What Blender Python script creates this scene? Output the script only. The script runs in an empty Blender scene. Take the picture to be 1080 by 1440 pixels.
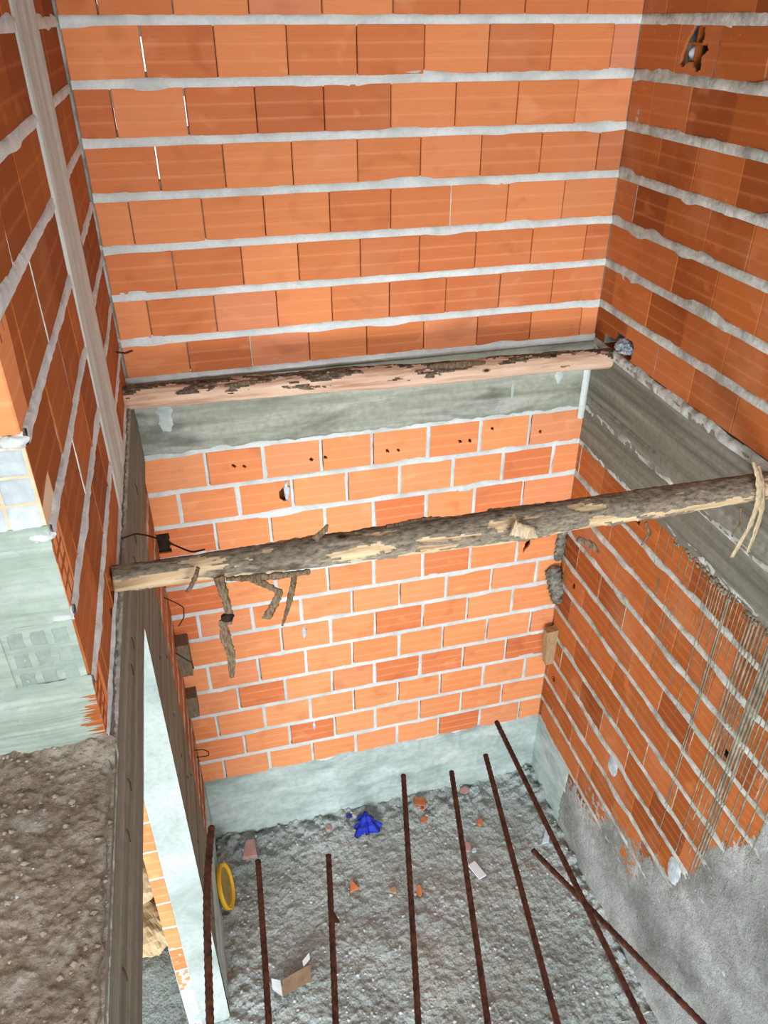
import bpy, math, random
from mathutils import Vector, noise, Matrix
random.seed(7)
S = bpy.context.scene
COL = S.collection
H = 5.22                      # eye height above the lower floor; z below is measured from the eye
R = random.uniform

# ------------------------------------------------------------------ mesh builder
class MB:
    def __init__(s):
        s.v = []; s.f = []; s.m = []; s.uv = []; s.t = []; s.sm = []
    def vert(s, p):
        s.v.append((p[0], p[1], p[2])); return len(s.v) - 1
    def face(s, idx, mat=0, uv=None, tint=0.5, smooth=False):
        s.f.append(tuple(idx)); s.m.append(mat); s.t.append(tint); s.sm.append(smooth)
        s.uv.append(uv if uv else [(0.5, 0.5)] * len(idx))
    def box(s, lo, hi, mat=0, tint=0.5, fr=None):
        c = [(x, y, z) for x in (lo[0], hi[0]) for y in (lo[1], hi[1]) for z in (lo[2], hi[2])]
        if fr: c = [fr(*p) for p in c]
        i = [s.vert(p) for p in c]
        for q in ((0, 1, 3, 2), (4, 6, 7, 5), (0, 4, 5, 1), (2, 3, 7, 6), (0, 2, 6, 4), (1, 5, 7, 3)):
            s.face([i[k] for k in q], mat, [(0.5, .5)] * 4, tint)
    def grid(s, nu, nv, fn, mat=0, tint=0.5, keep=None, smooth=True):
        ids = [[s.vert(fn(i / nu, j / nv)) for j in range(nv + 1)] for i in range(nu + 1)]
        for i in range(nu):
            for j in range(nv):
                if keep and not keep(i / nu, j / nv, 1 / nu, 1 / nv): continue
                s.face((ids[i][j], ids[i + 1][j], ids[i + 1][j + 1], ids[i][j + 1]), mat,
                       [(i / nu, j / nv), ((i + 1) / nu, j / nv), ((i + 1) / nu, (j + 1) / nv), (i / nu, (j + 1) / nv)], tint, smooth)
    def tube(s, pts, rad, n=10, mat=0, tint=.5, flat=None, cap=True, smooth=True):
        """round (or flattened) bar along pts; rad(k, ang) or number"""
        pts = [Vector(p) for p in pts]; rings = []
        up = Vector((0, 0, 1))
        prevN = None
        for k, p in enumerate(pts):
            a = pts[max(0, k - 1)]; b = pts[min(len(pts) - 1, k + 1)]
            t = (b - a).normalized()
            if prevN is None:
                ref = up if abs(t.z) < .9 else Vector((0, 1, 0))
                if flat is not None: ref = Vector(flat)
                nn = (ref - t * ref.dot(t)).normalized()
            else:
                nn = (prevN - t * prevN.dot(t)).normalized()
            prevN = nn; bb = t.cross(nn)
            ring = []
            for j in range(n):
                an = 2 * math.pi * j / n
                r = rad(k, an) if callable(rad) else (rad, rad)
                if not isinstance(r, tuple): r = (r, r)
                ring.append(s.vert(p + nn * (math.cos(an) * r[0]) + bb * (math.sin(an) * r[1])))
            rings.append(ring)
        m = len(pts) - 1
        for k in range(m):
            for j in range(n):
                j2 = (j + 1) % n
                s.face((rings[k][j], rings[k][j2], rings[k + 1][j2], rings[k + 1][j]), mat,
                       [(k / m, j / n), (k / m, (j + 1) / n), ((k + 1) / m, (j + 1) / n), ((k + 1) / m, j / n)], tint, smooth)
        if cap:
            s.face(rings[0][::-1], mat, None, tint); s.face(rings[-1], mat, None, tint)
    def build(s, name, mats, parent=None, org=None, weld=False):
        me = bpy.data.meshes.new(name)
        o0 = Vector(org) if org else Vector((0, 0, -H))
        if parent is not None and org is None: o0 = Vector(parent['_org'])
        vv = [(x - o0.x, y - o0.y, z - o0.z) for x, y, z in s.v]
        me.from_pydata(vv, [], s.f)
        for m in (mats if isinstance(mats, list) else [mats]): me.materials.append(m)
        me.polygons.foreach_set('material_index', s.m)
        me.polygons.foreach_set('use_smooth', s.sm)
        ul = me.uv_layers.new(name='UVMap')
        ul.data.foreach_set('uv', [c for fuv in s.uv for p in fuv for c in p])
        at = me.attributes.new('tint', 'FLOAT', 'FACE'); at.data.foreach_set('value', s.t)
        me.update()
        ob = bpy.data.objects.new(name, me); COL.objects.link(ob)
        if parent is not None: ob.parent = parent
        else: ob.location = (o0.x, o0.y, o0.z + H)
        ob['_org'] = list(o0)
        return ob

def fn(p, s=1.0): return noise.noise(Vector(p) * s)
def fbm(p, s=1.0, o=4):
    p = Vector(p) * s; a = 1; t = 0
    for _ in range(o):
        t += noise.noise(p) * a; p = p * 2.03; a *= .5
    return t
def clamp(x, a=0, b=1): return max(a, min(b, x))
def lerp(a, b, t): return a + (b - a) * t
def pl(x, pts):
    if x <= pts[0][0]: return pts[0][1]
    for (a, b), (c, d) in zip(pts, pts[1:]):
        if x <= c: return b + (d - b) * (x - a) / (c - a)
    return pts[-1][1]
def tag(o, label=None, cat=None, group=None, kind=None):
    if label: o['label'] = label
    if cat: o['category'] = cat
    if group: o['group'] = group
    if kind: o['kind'] = kind
    return o

# ------------------------------------------------------------------ materials
def srgb(r, g, b):
    f = lambda c: (c / 255 / 12.92) if c / 255 <= .04045 else ((c / 255 + .055) / 1.055) ** 2.4
    return (f(r), f(g), f(b), 1)
class NT:
    def __init__(s, name, rough=.85, spec=.25):
        s.m = bpy.data.materials.new(name); s.m.use_nodes = True
        s.t = s.m.node_tree; s.n = s.t.nodes; s.l = s.t.links
        s.b = s.n['Principled BSDF']; s.b.inputs['Roughness'].default_value = rough
        s.b.inputs['Specular IOR Level'].default_value = spec
    def node(s, ty, **kw):
        n = s.n.new(ty)
        for k, v in kw.items():
            if k.startswith('i_'): n.inputs[k[2:].replace('_', ' ')].default_value = v
            else: setattr(n, k, v)
        return n
    def link(s, a, b): s.l.new(a, b)
    def obj(s, scale=(1, 1, 1)):
        tc = s.node('ShaderNodeTexCoord'); mp = s.node('ShaderNodeMapping'); mp.inputs['Scale'].default_value = scale
        s.link(tc.outputs['Object'], mp.inputs['Vector']); return mp.outputs[0]
    def uv(s, scale=(1, 1, 1)):
        tc = s.node('ShaderNodeTexCoord'); mp = s.node('ShaderNodeMapping'); mp.inputs['Scale'].default_value = scale
        s.link(tc.outputs['UV'], mp.inputs['Vector']); return mp.outputs[0]
    def noise(s, vec, scale, detail=4, rough=.55, dist=0):
        n = s.node('ShaderNodeTexNoise', i_Scale=scale, i_Detail=detail, i_Roughness=rough, i_Distortion=dist)
        if vec is not None: s.link(vec, n.inputs['Vector'])
        return n.outputs['Fac']
    def ramp(s, fac, stops, interp='LINEAR'):
        r = s.node('ShaderNodeValToRGB'); cr = r.color_ramp; cr.interpolation = interp
        while len(cr.elements) < len(stops): cr.elements.new(.5)
        for e, (p, c) in zip(cr.elements, stops):
            e.position = p; e.color = c if isinstance(c, tuple) else (c, c, c, 1)
        s.link(fac, r.inputs[0]); return r.outputs[0]
    def mix(s, fac, a, b, mode='MIX'):
        m = s.node('ShaderNodeMix', data_type='RGBA', blend_type=mode)
        for sock, val in ((m.inputs[0], fac), (m.inputs[6], a), (m.inputs[7], b)):
            if isinstance(val, bpy.types.NodeSocket): s.link(val, sock)
            else: sock.default_value = val
        return m.outputs[2]
    def math(s, op, a, b=0.0):
        m = s.node('ShaderNodeMath', operation=op)
        for sock, val in ((m.inputs[0], a), (m.inputs[1], b)):
            if isinstance(val, bpy.types.NodeSocket): s.link(val, sock)
            else: sock.default_value = val
        return m.outputs[0]
    def attr(s, name='tint'):
        return s.node('ShaderNodeAttribute', attribute_name=name).outputs['Fac']
    def color(s, c): s.link(c, s.b.inputs['Base Color']) if isinstance(c, bpy.types.NodeSocket) else setattr(s.b.inputs['Base Color'], 'default_value', c)
    def bump(s, h, strength=.5, dist=.01):
        b = s.node('ShaderNodeBump', i_Strength=strength, i_Distance=dist); s.link(h, b.inputs['Height'])
        s.link(b.outputs[0], s.b.inputs['Normal'])

def brick_mat(name, ramp, band, fleck):
    k = NT(name, .8, .2)
    t = k.attr(); base = k.ramp(t, ramp)
    uv = k.uv(); sx = k.node('ShaderNodeSeparateXYZ'); k.link(uv, sx.inputs[0])
    # the two paler stripes extruded along each face
    st = k.ramp(sx.outputs[1], [(0, 0.), (.27, 0.05), (.33, 1.), (.36, .12), (.45, 0.), (.60, .05), (.655, .95), (.685, .1), (.8, 0.), (1, 0.)])
    c = k.mix(k.math('MULTIPLY', st, .42), base, band)
    w = k.math('MULTIPLY', t, 173.0)
    cb = k.node('ShaderNodeCombineXYZ'); k.link(sx.outputs[0], cb.inputs[0]); k.link(sx.outputs[1], cb.inputs[1]); k.link(w, cb.inputs[2])
    mp = k.node('ShaderNodeMapping'); mp.inputs['Scale'].default_value = (1.2, 38, 1); k.link(cb.outputs[0], mp.inputs[0])
    stri = k.noise(mp.outputs[0], 1.0, 3, .6)
    c = k.mix(k.math('MULTIPLY', k.ramp(stri, [(.3, 1.), (.62, 0.)]), .2), c, k.mix(1, base, (.62, .55, .5, 1), 'MULTIPLY'))
    mp2 = k.node('ShaderNodeMapping'); mp2.inputs['Scale'].default_value = (1.6, 1.4, 1); k.link(cb.outputs[0], mp2.inputs[0])
    bl = k.noise(mp2.outputs[0], 1.0, 2, .5, .4)
    c = k.mix(k.math('MULTIPLY', k.ramp(bl, [(.58, 0.), (.78, 1.)]), .5), c, k.mix(1, base, (.62, .5, .42, 1), 'MULTIPLY'))
    c = k.mix(k.math('MULTIPLY', k.ramp(bl, [(.26, 1.), (.37, 0.)]), .42), c, band)
    ob = k.obj(); sp = k.noise(ob, 60, 3, .6)
    c = k.mix(k.math('MULTIPLY', k.ramp(sp, [(.66, 0.), (.74, 1.)]), fleck), c, srgb(205, 170, 140))
    du = k.noise(ob, 2.2, 4, .6)
    c = k.mix(k.math('MULTIPLY', k.ramp(du, [(.52, 0.), (.75, 1.)]), .28), c, srgb(200, 150, 115))
    k.color(c)
    hh = k.math('ADD', k.math('MULTIPLY', stri, .6), k.math('MULTIPLY', st, .4))
    k.bump(hh, .35, .004)
    return k.m
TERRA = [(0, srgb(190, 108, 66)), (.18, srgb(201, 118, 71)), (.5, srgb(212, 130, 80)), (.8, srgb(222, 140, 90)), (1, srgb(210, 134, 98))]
TERRA_D = [(0, srgb(132, 66, 26)), (.2, srgb(154, 82, 34)), (.5, srgb(170, 94, 42)), (.8, srgb(180, 103, 52)), (1, srgb(172, 100, 60))]  # darker copy of the brick; the side walls' shade is put into it
TERRA_B = [(0, srgb(210, 116, 70)), (.12, srgb(218, 128, 80)), (.4, srgb(228, 142, 90)), (.8, srgb(234, 154, 102)), (1, srgb(224, 144, 100))]  # brighter copy; the strong light on the lower wall is put into it
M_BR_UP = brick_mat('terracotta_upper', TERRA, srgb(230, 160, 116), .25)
M_BR_SIDE = brick_mat('terracotta_side_shaded', TERRA_D, srgb(206, 124, 74), .35)
M_BR_LOW = brick_mat('terracotta_lower_lit', TERRA_B, srgb(242, 178, 128), .25)

def cement(name, dark, mid, light, stretch=(1, 1, 1), fine=40, bump=.5, bd=.006, big=2.0, rough=.9, extra=None):
    k = NT(name, rough, .2)
    ob = k.obj(stretch); oo = k.obj()
    a = k.noise(ob, big, 5, .6, .3); f = k.noise(oo, fine, 5, .65)
    c = k.ramp(a, [(.3, dark), (.5, mid), (.72, light)])
    c = k.mix(k.math('MULTIPLY', k.ramp(f, [(.3, 1.), (.55, 0.)]), .45), c, dark)
    c = k.mix(k.math('MULTIPLY', k.ramp(f, [(.6, 0.), (.78, 1.)]), .4), c, light)
    if extra: c = extra(k, c, oo)
    k.color(c)
    h = k.math('ADD', f, k.math('MULTIPLY', k.noise(ob, big * 6, 4, .6), .6))
    k.bump(h, bump, bd)
    return k.m
M_MORTAR = cement('pale_mortar', srgb(184, 189, 186), srgb(206, 212, 210), srgb(222, 227, 226), fine=60, big=6)
M_MORTAR_C = cement('cool_mortar', srgb(190, 197, 198), srgb(214, 221, 223), srgb(230, 235, 236), fine=60, big=6)
M_MORTAR_D = cement('rough_mortar', srgb(136, 138, 130), srgb(182, 186, 178), srgb(212, 214, 210), fine=50, big=9, bump=.7)
def beam_x(k, c, oo):
    n = k.noise(k.obj((1.3, 2.2, 4)), 1.6, 4, .6, .5)
    c = k.mix(k.math('MULTIPLY', k.ramp(n, [(.55, 0.), (.72, 1.)]), .6), c, srgb(66, 70, 60))
    return c
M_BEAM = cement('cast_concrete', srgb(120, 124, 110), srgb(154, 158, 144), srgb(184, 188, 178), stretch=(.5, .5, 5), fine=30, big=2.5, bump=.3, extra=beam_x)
M_BEAM_S = cement('board_marked_concrete', srgb(92, 91, 80), srgb(120, 119, 106), srgb(144, 143, 131), stretch=(.6, .35, 9), fine=26, big=2.2, bump=.35)  # darker than the back beam; shade of the side faces is in the colour
M_COLUMN = cement('trowelled_concrete', srgb(176, 184, 180), srgb(204, 211, 208), srgb(220, 226, 223), stretch=(2, 3, .4), fine=22, big=2.0, bump=.25)
M_PIER = cement('pale_pier_concrete', srgb(132, 142, 136), srgb(164, 172, 168), srgb(184, 192, 188), fine=36, big=2.5, bump=.25)
M_PLASTER = cement('grey_green_plaster', srgb(140, 155, 150), srgb(178, 192, 187), srgb(204, 214, 211), stretch=(1, 1, 2.2), fine=24, big=3, bump=.25)
M_ROUGHCAST = cement('grey_roughcast', srgb(112, 113, 108), srgb(158, 160, 156), srgb(204, 207, 206), fine=85, big=2.6, bump=1.0, bd=.012)
M_SMEAR = cement('smeared_cement', srgb(136, 150, 138), srgb(164, 178, 166), srgb(188, 198, 190), stretch=(.6, .6, 7), fine=30, big=3, bump=.35)
M_GHOST = cement('cell_cement', srgb(130, 143, 134), srgb(150, 163, 154), srgb(168, 180, 172), fine=30, big=6, bump=.3)  # slightly darker cement in the block-end cells
M_RUN = cement('cement_run', srgb(92, 86, 72), srgb(128, 121, 104), srgb(164, 158, 142), fine=40, big=10, bump=.5)
M_RIB = cement('dusted_block_rib', srgb(224, 170, 126), srgb(232, 196, 164), srgb(230, 216, 200), fine=30, big=8, bump=.2)
M_DAB = cement('grey_white_mortar', srgb(150, 160, 162), srgb(186, 196, 200), srgb(214, 222, 226), fine=40, big=14, bump=.4)
M_WHITE = cement('white_mortar', srgb(158, 168, 172), srgb(192, 202, 206), srgb(218, 226, 230), fine=30, big=6, bump=.3)
M_MORTAR_BLOB = cement('crusted_mortar', srgb(70, 68, 58), srgb(130, 126, 114), srgb(176, 172, 160), fine=55, big=22, bump=1, bd=.01)

def ground(name, cols, fine, big, bump, patches):
    k = NT(name, .95, .15); oo = k.obj()
    a = k.noise(oo, big, 6, .65, .4); f = k.noise(oo, fine, 6, .7)
    c = k.ramp(a, [(.3, cols[0]), (.48, cols[1]), (.7, cols[2])])
    c = k.mix(k.math('MULTIPLY', k.ramp(f, [(.32, 1.), (.5, 0.)]), .6), c, cols[3])
    c = k.mix(k.math('MULTIPLY', k.ramp(f, [(.56, 0.), (.74, 1.)]), .55), c, cols[4])
    for s, lo, hi, amt, col in patches:
        n = k.noise(oo, s, 5, .6, .8)
        c = k.mix(k.math('MULTIPLY', k.ramp(n, [(lo, 0.), (hi, 1.)]), amt), c, col)
    k.color(c); v = k.node('ShaderNodeTexVoronoi', i_Scale=fine * .9); k.link(oo, v.inputs['Vector'])
    k.bump(k.math('ADD', f, k.math('MULTIPLY', v.outputs['Distance'], .5)), bump, .012)
    return k.m
M_FLOOR = ground('mortar_dusted_earth', [srgb(146, 155, 152), srgb(172, 181, 178), srgb(195, 205, 204), srgb(98, 103, 98), srgb(222, 231, 231)], 66, 1.6, .9,
                 [(1.3, .56, .72, .4, srgb(166, 150, 126)), (3.1, .64, .76, .35, srgb(142, 112, 80))])
M_SLAB = ground('rubble_screed', [srgb(122, 104, 86), srgb(152, 136, 118), srgb(178, 168, 154), srgb(80, 66, 54), srgb(202, 196, 186)], 55, 3.2, 1.0,
                [(4.0, .55, .66, .55, srgb(192, 186, 176)), (2.6, .6, .72, .4, srgb(104, 78, 54))])

def wood(name, pale, mid, dark, bark, amt_lo, amt_hi, topdark):
    k = NT(name, .85, .2)
    g = k.noise(k.obj((1.2, 18, 18)), 2.2, 4, .55, .3)
    c = k.ramp(g, [(.3, dark), (.45, mid), (.68, pale)])
    p = k.noise(k.obj((2.2, 7, 7)), 2.0, 5, .62, .6)
    b = k.noise(k.obj((9, 22, 22)), 3.4, 6, .72)
    bc = k.ramp(b, [(.28, srgb(58, 50, 40)), (.5, bark), (.72, srgb(158, 144, 122))])
    sx = k.node('ShaderNodeSeparateXYZ'); tc = k.node('ShaderNodeTexCoord'); k.link(tc.outputs['Object'], sx.inputs[0])
    fac = k.math('ADD', k.math('MULTIPLY', k.attr('tint'), .75), k.math('MULTIPLY', k.math('SUBTRACT', p, .5), .5))
    c = k.mix(k.ramp(fac, [(.34, 0.), (.42, 1.)]), c, bc)
    kn = k.node('ShaderNodeTexVoronoi', i_Scale=3.0); k.link(k.obj((1.5, 3, 3)), kn.inputs['Vector'])
    c = k.mix(k.ramp(kn.outputs['Distance'], [(.06, 1.), (.13, 0.)]), c, srgb(60, 38, 24))
    k.color(c); k.bump(k.math('ADD', g, k.math('MULTIPLY', b, .8)), .6, .008)
    return k.m
M_LOG_PALE = wood('peeled_pole_wood', srgb(214, 186, 162), srgb(196, 162, 138), srgb(164, 124, 100), srgb(84, 72, 60), .60, .70, .25)
M_LOG_BARK = wood('barked_pole_wood', srgb(204, 182, 148), srgb(182, 156, 122), srgb(138, 112, 84), srgb(120, 111, 97), .46, .54, .12)
def plain(name, c, rough=.7, spec=.3, c2=None, sc=20, bump=.3, metal=0, stretch=(1, 1, 1)):
    k = NT(name, rough, spec); n = k.noise(k.obj(stretch), sc, 5, .6)
    k.color(k.ramp(n, [(.35, c), (.65, c2 or c)])); k.bump(n, bump, .004); k.b.inputs['Metallic'].default_value = metal
    return k.m
M_BARK = plain('dry_bark', srgb(72, 58, 44), .9, .1, srgb(124, 106, 84), 18, .8, stretch=(8, 8, 2))
M_FIBRE = plain('pale_bark_fibre', srgb(150, 132, 104), .9, .1, srgb(196, 178, 148), 22, .6, stretch=(9, 9, 1.5))
M_RUST = plain('rusted_steel', srgb(48, 26, 18), .8, .3, srgb(92, 50, 32), 60, .5, .2)
M_WIRE = plain('rusty_wire', srgb(44, 30, 22), .7, .3, srgb(70, 46, 32))
M_YELLOW = plain('yellow_plastic', srgb(236, 178, 24), .45, .5, srgb(244, 192, 40), 8, .05)
M_LIDFACE = plain('dusty_plastic', srgb(150, 128, 66), .7, .3, srgb(176, 156, 92), 14, .2)
M_BLUE = plain('blue_cloth', srgb(26, 40, 150), .7, .2, srgb(54, 74, 196), 12, .4)
M_BLUE_D = plain('dusty_blue_cloth', srgb(34, 44, 110), .7, .2, srgb(70, 84, 140), 16, .4)
M_SHARD = plain('terracotta_shard', srgb(188, 104, 66), .85, .2, srgb(208, 128, 88), 20, .3)
M_PINK = plain('dusty_pink_shard', srgb(170, 130, 122), .9, .2, srgb(190, 152, 144), 20, .3)
M_CARD = plain('brown_board', srgb(122, 100, 78), .9, .15, srgb(142, 120, 96), 12, .3)
M_PAPER = plain('white_paper', srgb(222, 224, 236), .6, .3, srgb(232, 234, 242), 8, .05)
M_SACK = plain('kraft_paper', srgb(196, 164, 124), .8, .2, srgb(222, 194, 154), 6, .3)
M_RAG = plain('blue_grey_rag', srgb(120, 134, 142), .85, .2, srgb(176, 190, 198), 18, .5)
M_BOARD = plain('grey_formwork_wood', srgb(104, 92, 76), .9, .15, srgb(136, 120, 98), 10, .5, stretch=(12, 12, 2))
M_BOARD_T = plain('tan_formwork_wood', srgb(156, 128, 96), .9, .15, srgb(180, 152, 116), 10, .4, stretch=(12, 12, 2))
M_DARK = plain('dark_knot_and_hole_shade', srgb(34, 28, 24), .95, .1, srgb(54, 46, 38), 30, .6)  # near-black for the bark knot and for painted shade in a wall hole
M_CEIL = plain('slab_underside', srgb(120, 118, 110), .9, .2, srgb(140, 138, 130), 4, .3)

# ------------------------------------------------------------------ brickwork
def frame(o, U, N):
    o = Vector(o); U = Vector(U); N = Vector(N)
    return lambda u, v, d: (o.x + U.x * u + N.x * d, o.y + U.y * u + N.y * d, v)

def one_brick(mb, P, u0, u1, v0, v1, depth, mat=0, tint=None, jit=.0015, bev=.0035, holes=None, rim=.014, res=.0065):
    t = R(0, 1) if tint is None else tint
    L = u1 - u0; Hh = v1 - v0; uo = R(0, 50)
    dd = [R(-jit, jit) for _ in range(4)]; ro = R(-jit, jit)
    def dep(a, b): return ro + lerp(lerp(dd[0], dd[1], a), lerp(dd[2], dd[3], a), b)
    def q(a, b, d): return P(u0 + a * L, v0 + b * Hh, d + dep(a, b))
    cn = ((0, 0), (1, 0), (1, 1), (0, 1))
    ring1 = [mb.vert(q(a, b, -bev)) for a, b in cn]
    ring2 = [mb.vert(q(a, b, -depth)) for a, b in cn]
    bi = []
    for a, b in cn:
        aa = bev / L if a == 0 else 1 - bev / L; ab = bev / Hh if b == 0 else 1 - bev / Hh
        bi.append((aa, ab))
    front = [mb.vert(q(a, b, 0)) for a, b in bi]
    UVq = [(uo + a * L / .3, b) for a, b in cn]
    for k in range(4):
        k2 = (k + 1) % 4
        mb.face((ring1[k], ring1[k2], front[k2], front[k]), mat, [UVq[k], UVq[k2], UVq[k2], UVq[k]], t)
        mb.face((ring2[k], ring2[k2], ring1[k2], ring1[k]), mat, [UVq[k], UVq[k2], UVq[k2], UVq[k]], t)
    mb.face(ring2[::-1], mat, None, t)
    if not holes:
        mb.face(front, mat, [(uo + a * L / .3, b) for a, b in bi], t)
        return
    nu = max(4, int(L / res)); nv = max(4, int(Hh / res))
    a0, a1 = bi[0][0], bi[2][0]; b0, b1 = bi[0][1], bi[2][1]
    al = [lerp(a0, a1, i / nu) for i in range(nu + 1)]; bl = [lerp(b0, b1, j / nv) for j in range(nv + 1)]
    solid = [[not holes(u0 + (al[i] + al[i + 1]) / 2 * L, v0 + (bl[j] + bl[j + 1]) / 2 * Hh) for j in range(nv)] for i in range(nu)]
    g = [[mb.vert(q(a, b, 0)) for b in bl] for a in al]
    for i in range(nu):
        for j in range(nv):
            if not solid[i][j]: continue
            mb.face((g[i][j], g[i + 1][j], g[i + 1][j + 1], g[i][j + 1]), mat,
                    [(uo + al[x] * L / .3, bl[y]) for x, y in ((i, j), (i + 1, j), (i + 1, j + 1), (i, j + 1))], t)
            for di, dj, e in ((-1, 0, ((i, j), (i, j + 1))), (1, 0, ((i + 1, j), (i + 1, j + 1))), (0, -1, ((i, j), (i + 1, j))), (0, 1, ((i, j + 1), (i + 1, j + 1)))):
                x, y = i + di, j + dj
                if 0 <= x < nu and 0 <= y < nv and not solid[x][y]:
                    (p0, p1) = e
                    A = mb.vert(q(al[p0[0]], bl[p0[1]], -rim)); B = mb.vert(q(al[p1[0]], bl[p1[1]], -rim))
                    mb.face((g[p0[0]][p0[1]], g[p1[0]][p1[1]], B, A), mat, [(uo, .5)] * 4, t)

def mortar_strip(mb, P, u0, u1, v0, v1, proud=.001, rough=.0035, over=.006, mat=1, along='u', seed=0, step=.009, spill=.03):
    """joint filled with mortar, its lips wandering over the brick edges"""
    if along == 'u': n = max(2, int((u1 - u0) / step)); w = v1 - v0
    else: n = max(2, int((v1 - v0) / step)); w = u1 - u0
    prof = [(-over, -.005), (0.0, None), (.5 * w, None), (w, None), (w + over, -.005)]
    rows = []
    for i in range(n + 1):
        a = i / n; row = []
        for k, (off, d) in enumerate(prof):
            s = lerp(u0, u1, a) if along == 'u' else lerp(v0, v1, a)
            nz = fbm((s * 18 + seed * 7.3, k * 2.7 + seed, seed * 1.9), 1, 3)
            n2 = fn((s * 5 + seed * 3.1, k * 1.3, seed))
            o2 = off + (nz * .6 + n2) * rough * (1.0 if k != 2 else 0)
            if k != 2 and spill:
                sp = max(0, fn((s * 4.3 + seed * 2.9, 3.3 if k < 2 else 8.8, seed * 1.7)) - .22) * spill
                o2 += -sp if k < 2 else sp
            dd = (proud + nz * rough * .8 + n2 * rough * .6) if d is None else d + nz * rough * .6
            row.append(mb.vert(P(s, v0 + o2, dd) if along == 'u' else P(u0 + o2, s, dd)))
        rows.append(row)
    for i in range(n):
        for k in range(4):
            q = (rows[i][k], rows[i + 1][k], rows[i + 1][k + 1], rows[i][k + 1])
            mb.face(q if along == 'u' else q[::-1], mat, None, .5, True)

def brick_wall(name, P, rows, u0, u1, depth, bed, head, mats, proud=.001, rough=.0035, open_joints=(), special=None, fill=True, seed0=0, headmortar=False, tintf=None, over=.006, thin=0.25, spill=.03):
    """rows: (v_bottom, v_top, [joint positions]) of the courses, bed mortar centred on the course lines"""
    mb = MB()
    for ri, (vb, vt, js) in enumerate(rows):
        e = [u0] + [j for j in js if u0 + .02 < j < u1 - .02] + [u1]
        b0, b1 = vb + bed / 2, vt - bed / 2
        for a, b in zip(e, e[1:]):
            ga = head / 2 if a > u0 else 0; gb = head / 2 if b < u1 else 0
            if (ri, round(a, 2)) in open_joints: ga = .0032
            if (ri, round(b, 2)) in open_joints: gb = .0032
            h = special(ri, (a + b) / 2, (b0 + b1) / 2) if special else None
            if h == 'skip': continue
            j0 = R(-.0015, .0015); j1 = R(-.0015, .0015)
            one_brick(mb, P, a + ga, b - gb, b0 + j0, b1 + j1, depth, 0, tintf(a, vb) if tintf else None, holes=h)
        for j in e[1:-1]:
            if (ri, round(j, 2)) in open_joints: continue
            if headmortar:
                mortar_strip(mb, P, j - head / 2, j + head / 2 - (.0085 if R(0, 1) < .5 else 0), b0 - .004, b1 + .004, proud - .001 + R(-.002, .001), rough, over * .6, 1, 'v', seed=seed0 + ri * 13 + j * 5, spill=.02)
            elif R(0, 1) < thin:      # thin slurry visible in a butt joint
                mortar_strip(mb, P, j - head / 2, j + head / 2, b0 - .003, b1 + .003, -.002 + R(-.002, .001), rough * .6, .001, 1, 'v', seed=seed0 + ri * 13 + j * 5, spill=0)
            if fill: mb.box((j - .012, b0, -depth + .005), (j + .012, b1, -.03 if headmortar else -.045), 1, .5, P)
        mortar_strip(mb, P, u0, u1, vt - bed / 2, vt + bed / 2, proud, rough, over, 1, 'u', seed=seed0 + ri * 3.7, spill=spill)
        mb.box((u0, vt - bed / 2 - .001, -depth + .002), (u1, vt + bed / 2 + .001, -.006), 1, .5, P)
    return mb

def heads(u0, u1, pitch, off, jit=.006):
    out = []; u = u0 + off
    while u < u1:
        out.append(u + R(-jit, jit)); u += pitch
    return out
XL, XR, YB = -.35, 2.20, 3.80

# ---- upper back wall
beds = [-1.53, -1.335, -1.115, -.897, -.675, -.456, -.237, -.015, .205, .425, .645, .865, 1.085]
Hrow = {0: [-.031, .279, .577, .881, 1.191, 1.491, 1.8, 2.102], 1: [-.188, .125, .427, .704, 1.003, 1.305, 1.604, 1.905],
        2: [-.04, .277, .547, .854, 1.157, 1.455, 1.762, 2.064], 3: [-.195, .122, .401, .71, 1.009, 1.311, 1.608, 1.911],
        4: [-.046, .24, .546, .849, 1.153, 1.454, 1.762, 2.068], 5: [-.192, .105, .401, .702, 1.008, 1.315, 1.619, 1.919],
        6: [-.039, .253, .553, .855, 1.159, 1.46, 1.766, 2.069], 7: [-.187, .102, .405, .709, 1.016, 1.315, 1.619, 1.921]}
rows = []
for i in range(12):
    rows.append((beds[i], beds[i + 1], Hrow.get(i, Hrow[6 if i % 2 == 0 else 7])))
opens = {(7, -.19), (6, -.04), (5, -.19), (5, .1), (4, -.05)}
Pb = frame((0, YB, 0), (1, 0, 0), (0, -1, 0))
mb = brick_wall('wall_back', Pb, rows, XL + .012, XR + .0, .11, .030, .004, None, proud=.002, rough=.004, open_joints=opens, seed0=1, thin=.07, spill=.035)
mortar_strip(mb, Pb, XL, XR, -1.56, -1.515, .003, .005, .004, 1, 'u', seed=91)
for z in (-1.335, -.897): mb.box((XL - .02, z, -.1), (XL + .03, z + .02, -.02), 1, .5, Pb)
for (ri, u, lo_, hi_) in ((7, -.187, .2, .0), (6, -.039, .12, .22), (5, -.192, .12, .4), (5, .105, .16, .2), (4, -.046, .2, .04)):
    z0 = beds[ri] + .015; z1 = beds[ri + 1] - .015; hh = z1 - z0
    if lo_: mb.box((u - .012, z0, -.105), (u + .012, z0 + hh * lo_, -.045), 1, .5, Pb)
    if hi_: mb.box((u - .012, z1 - hh * hi_, -.105), (u + .012, z1, -.045), 1, .5, Pb)
wall_back = tag(mb.build('wall_back', [M_BR_UP, M_MORTAR]), kind='structure')

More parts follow.
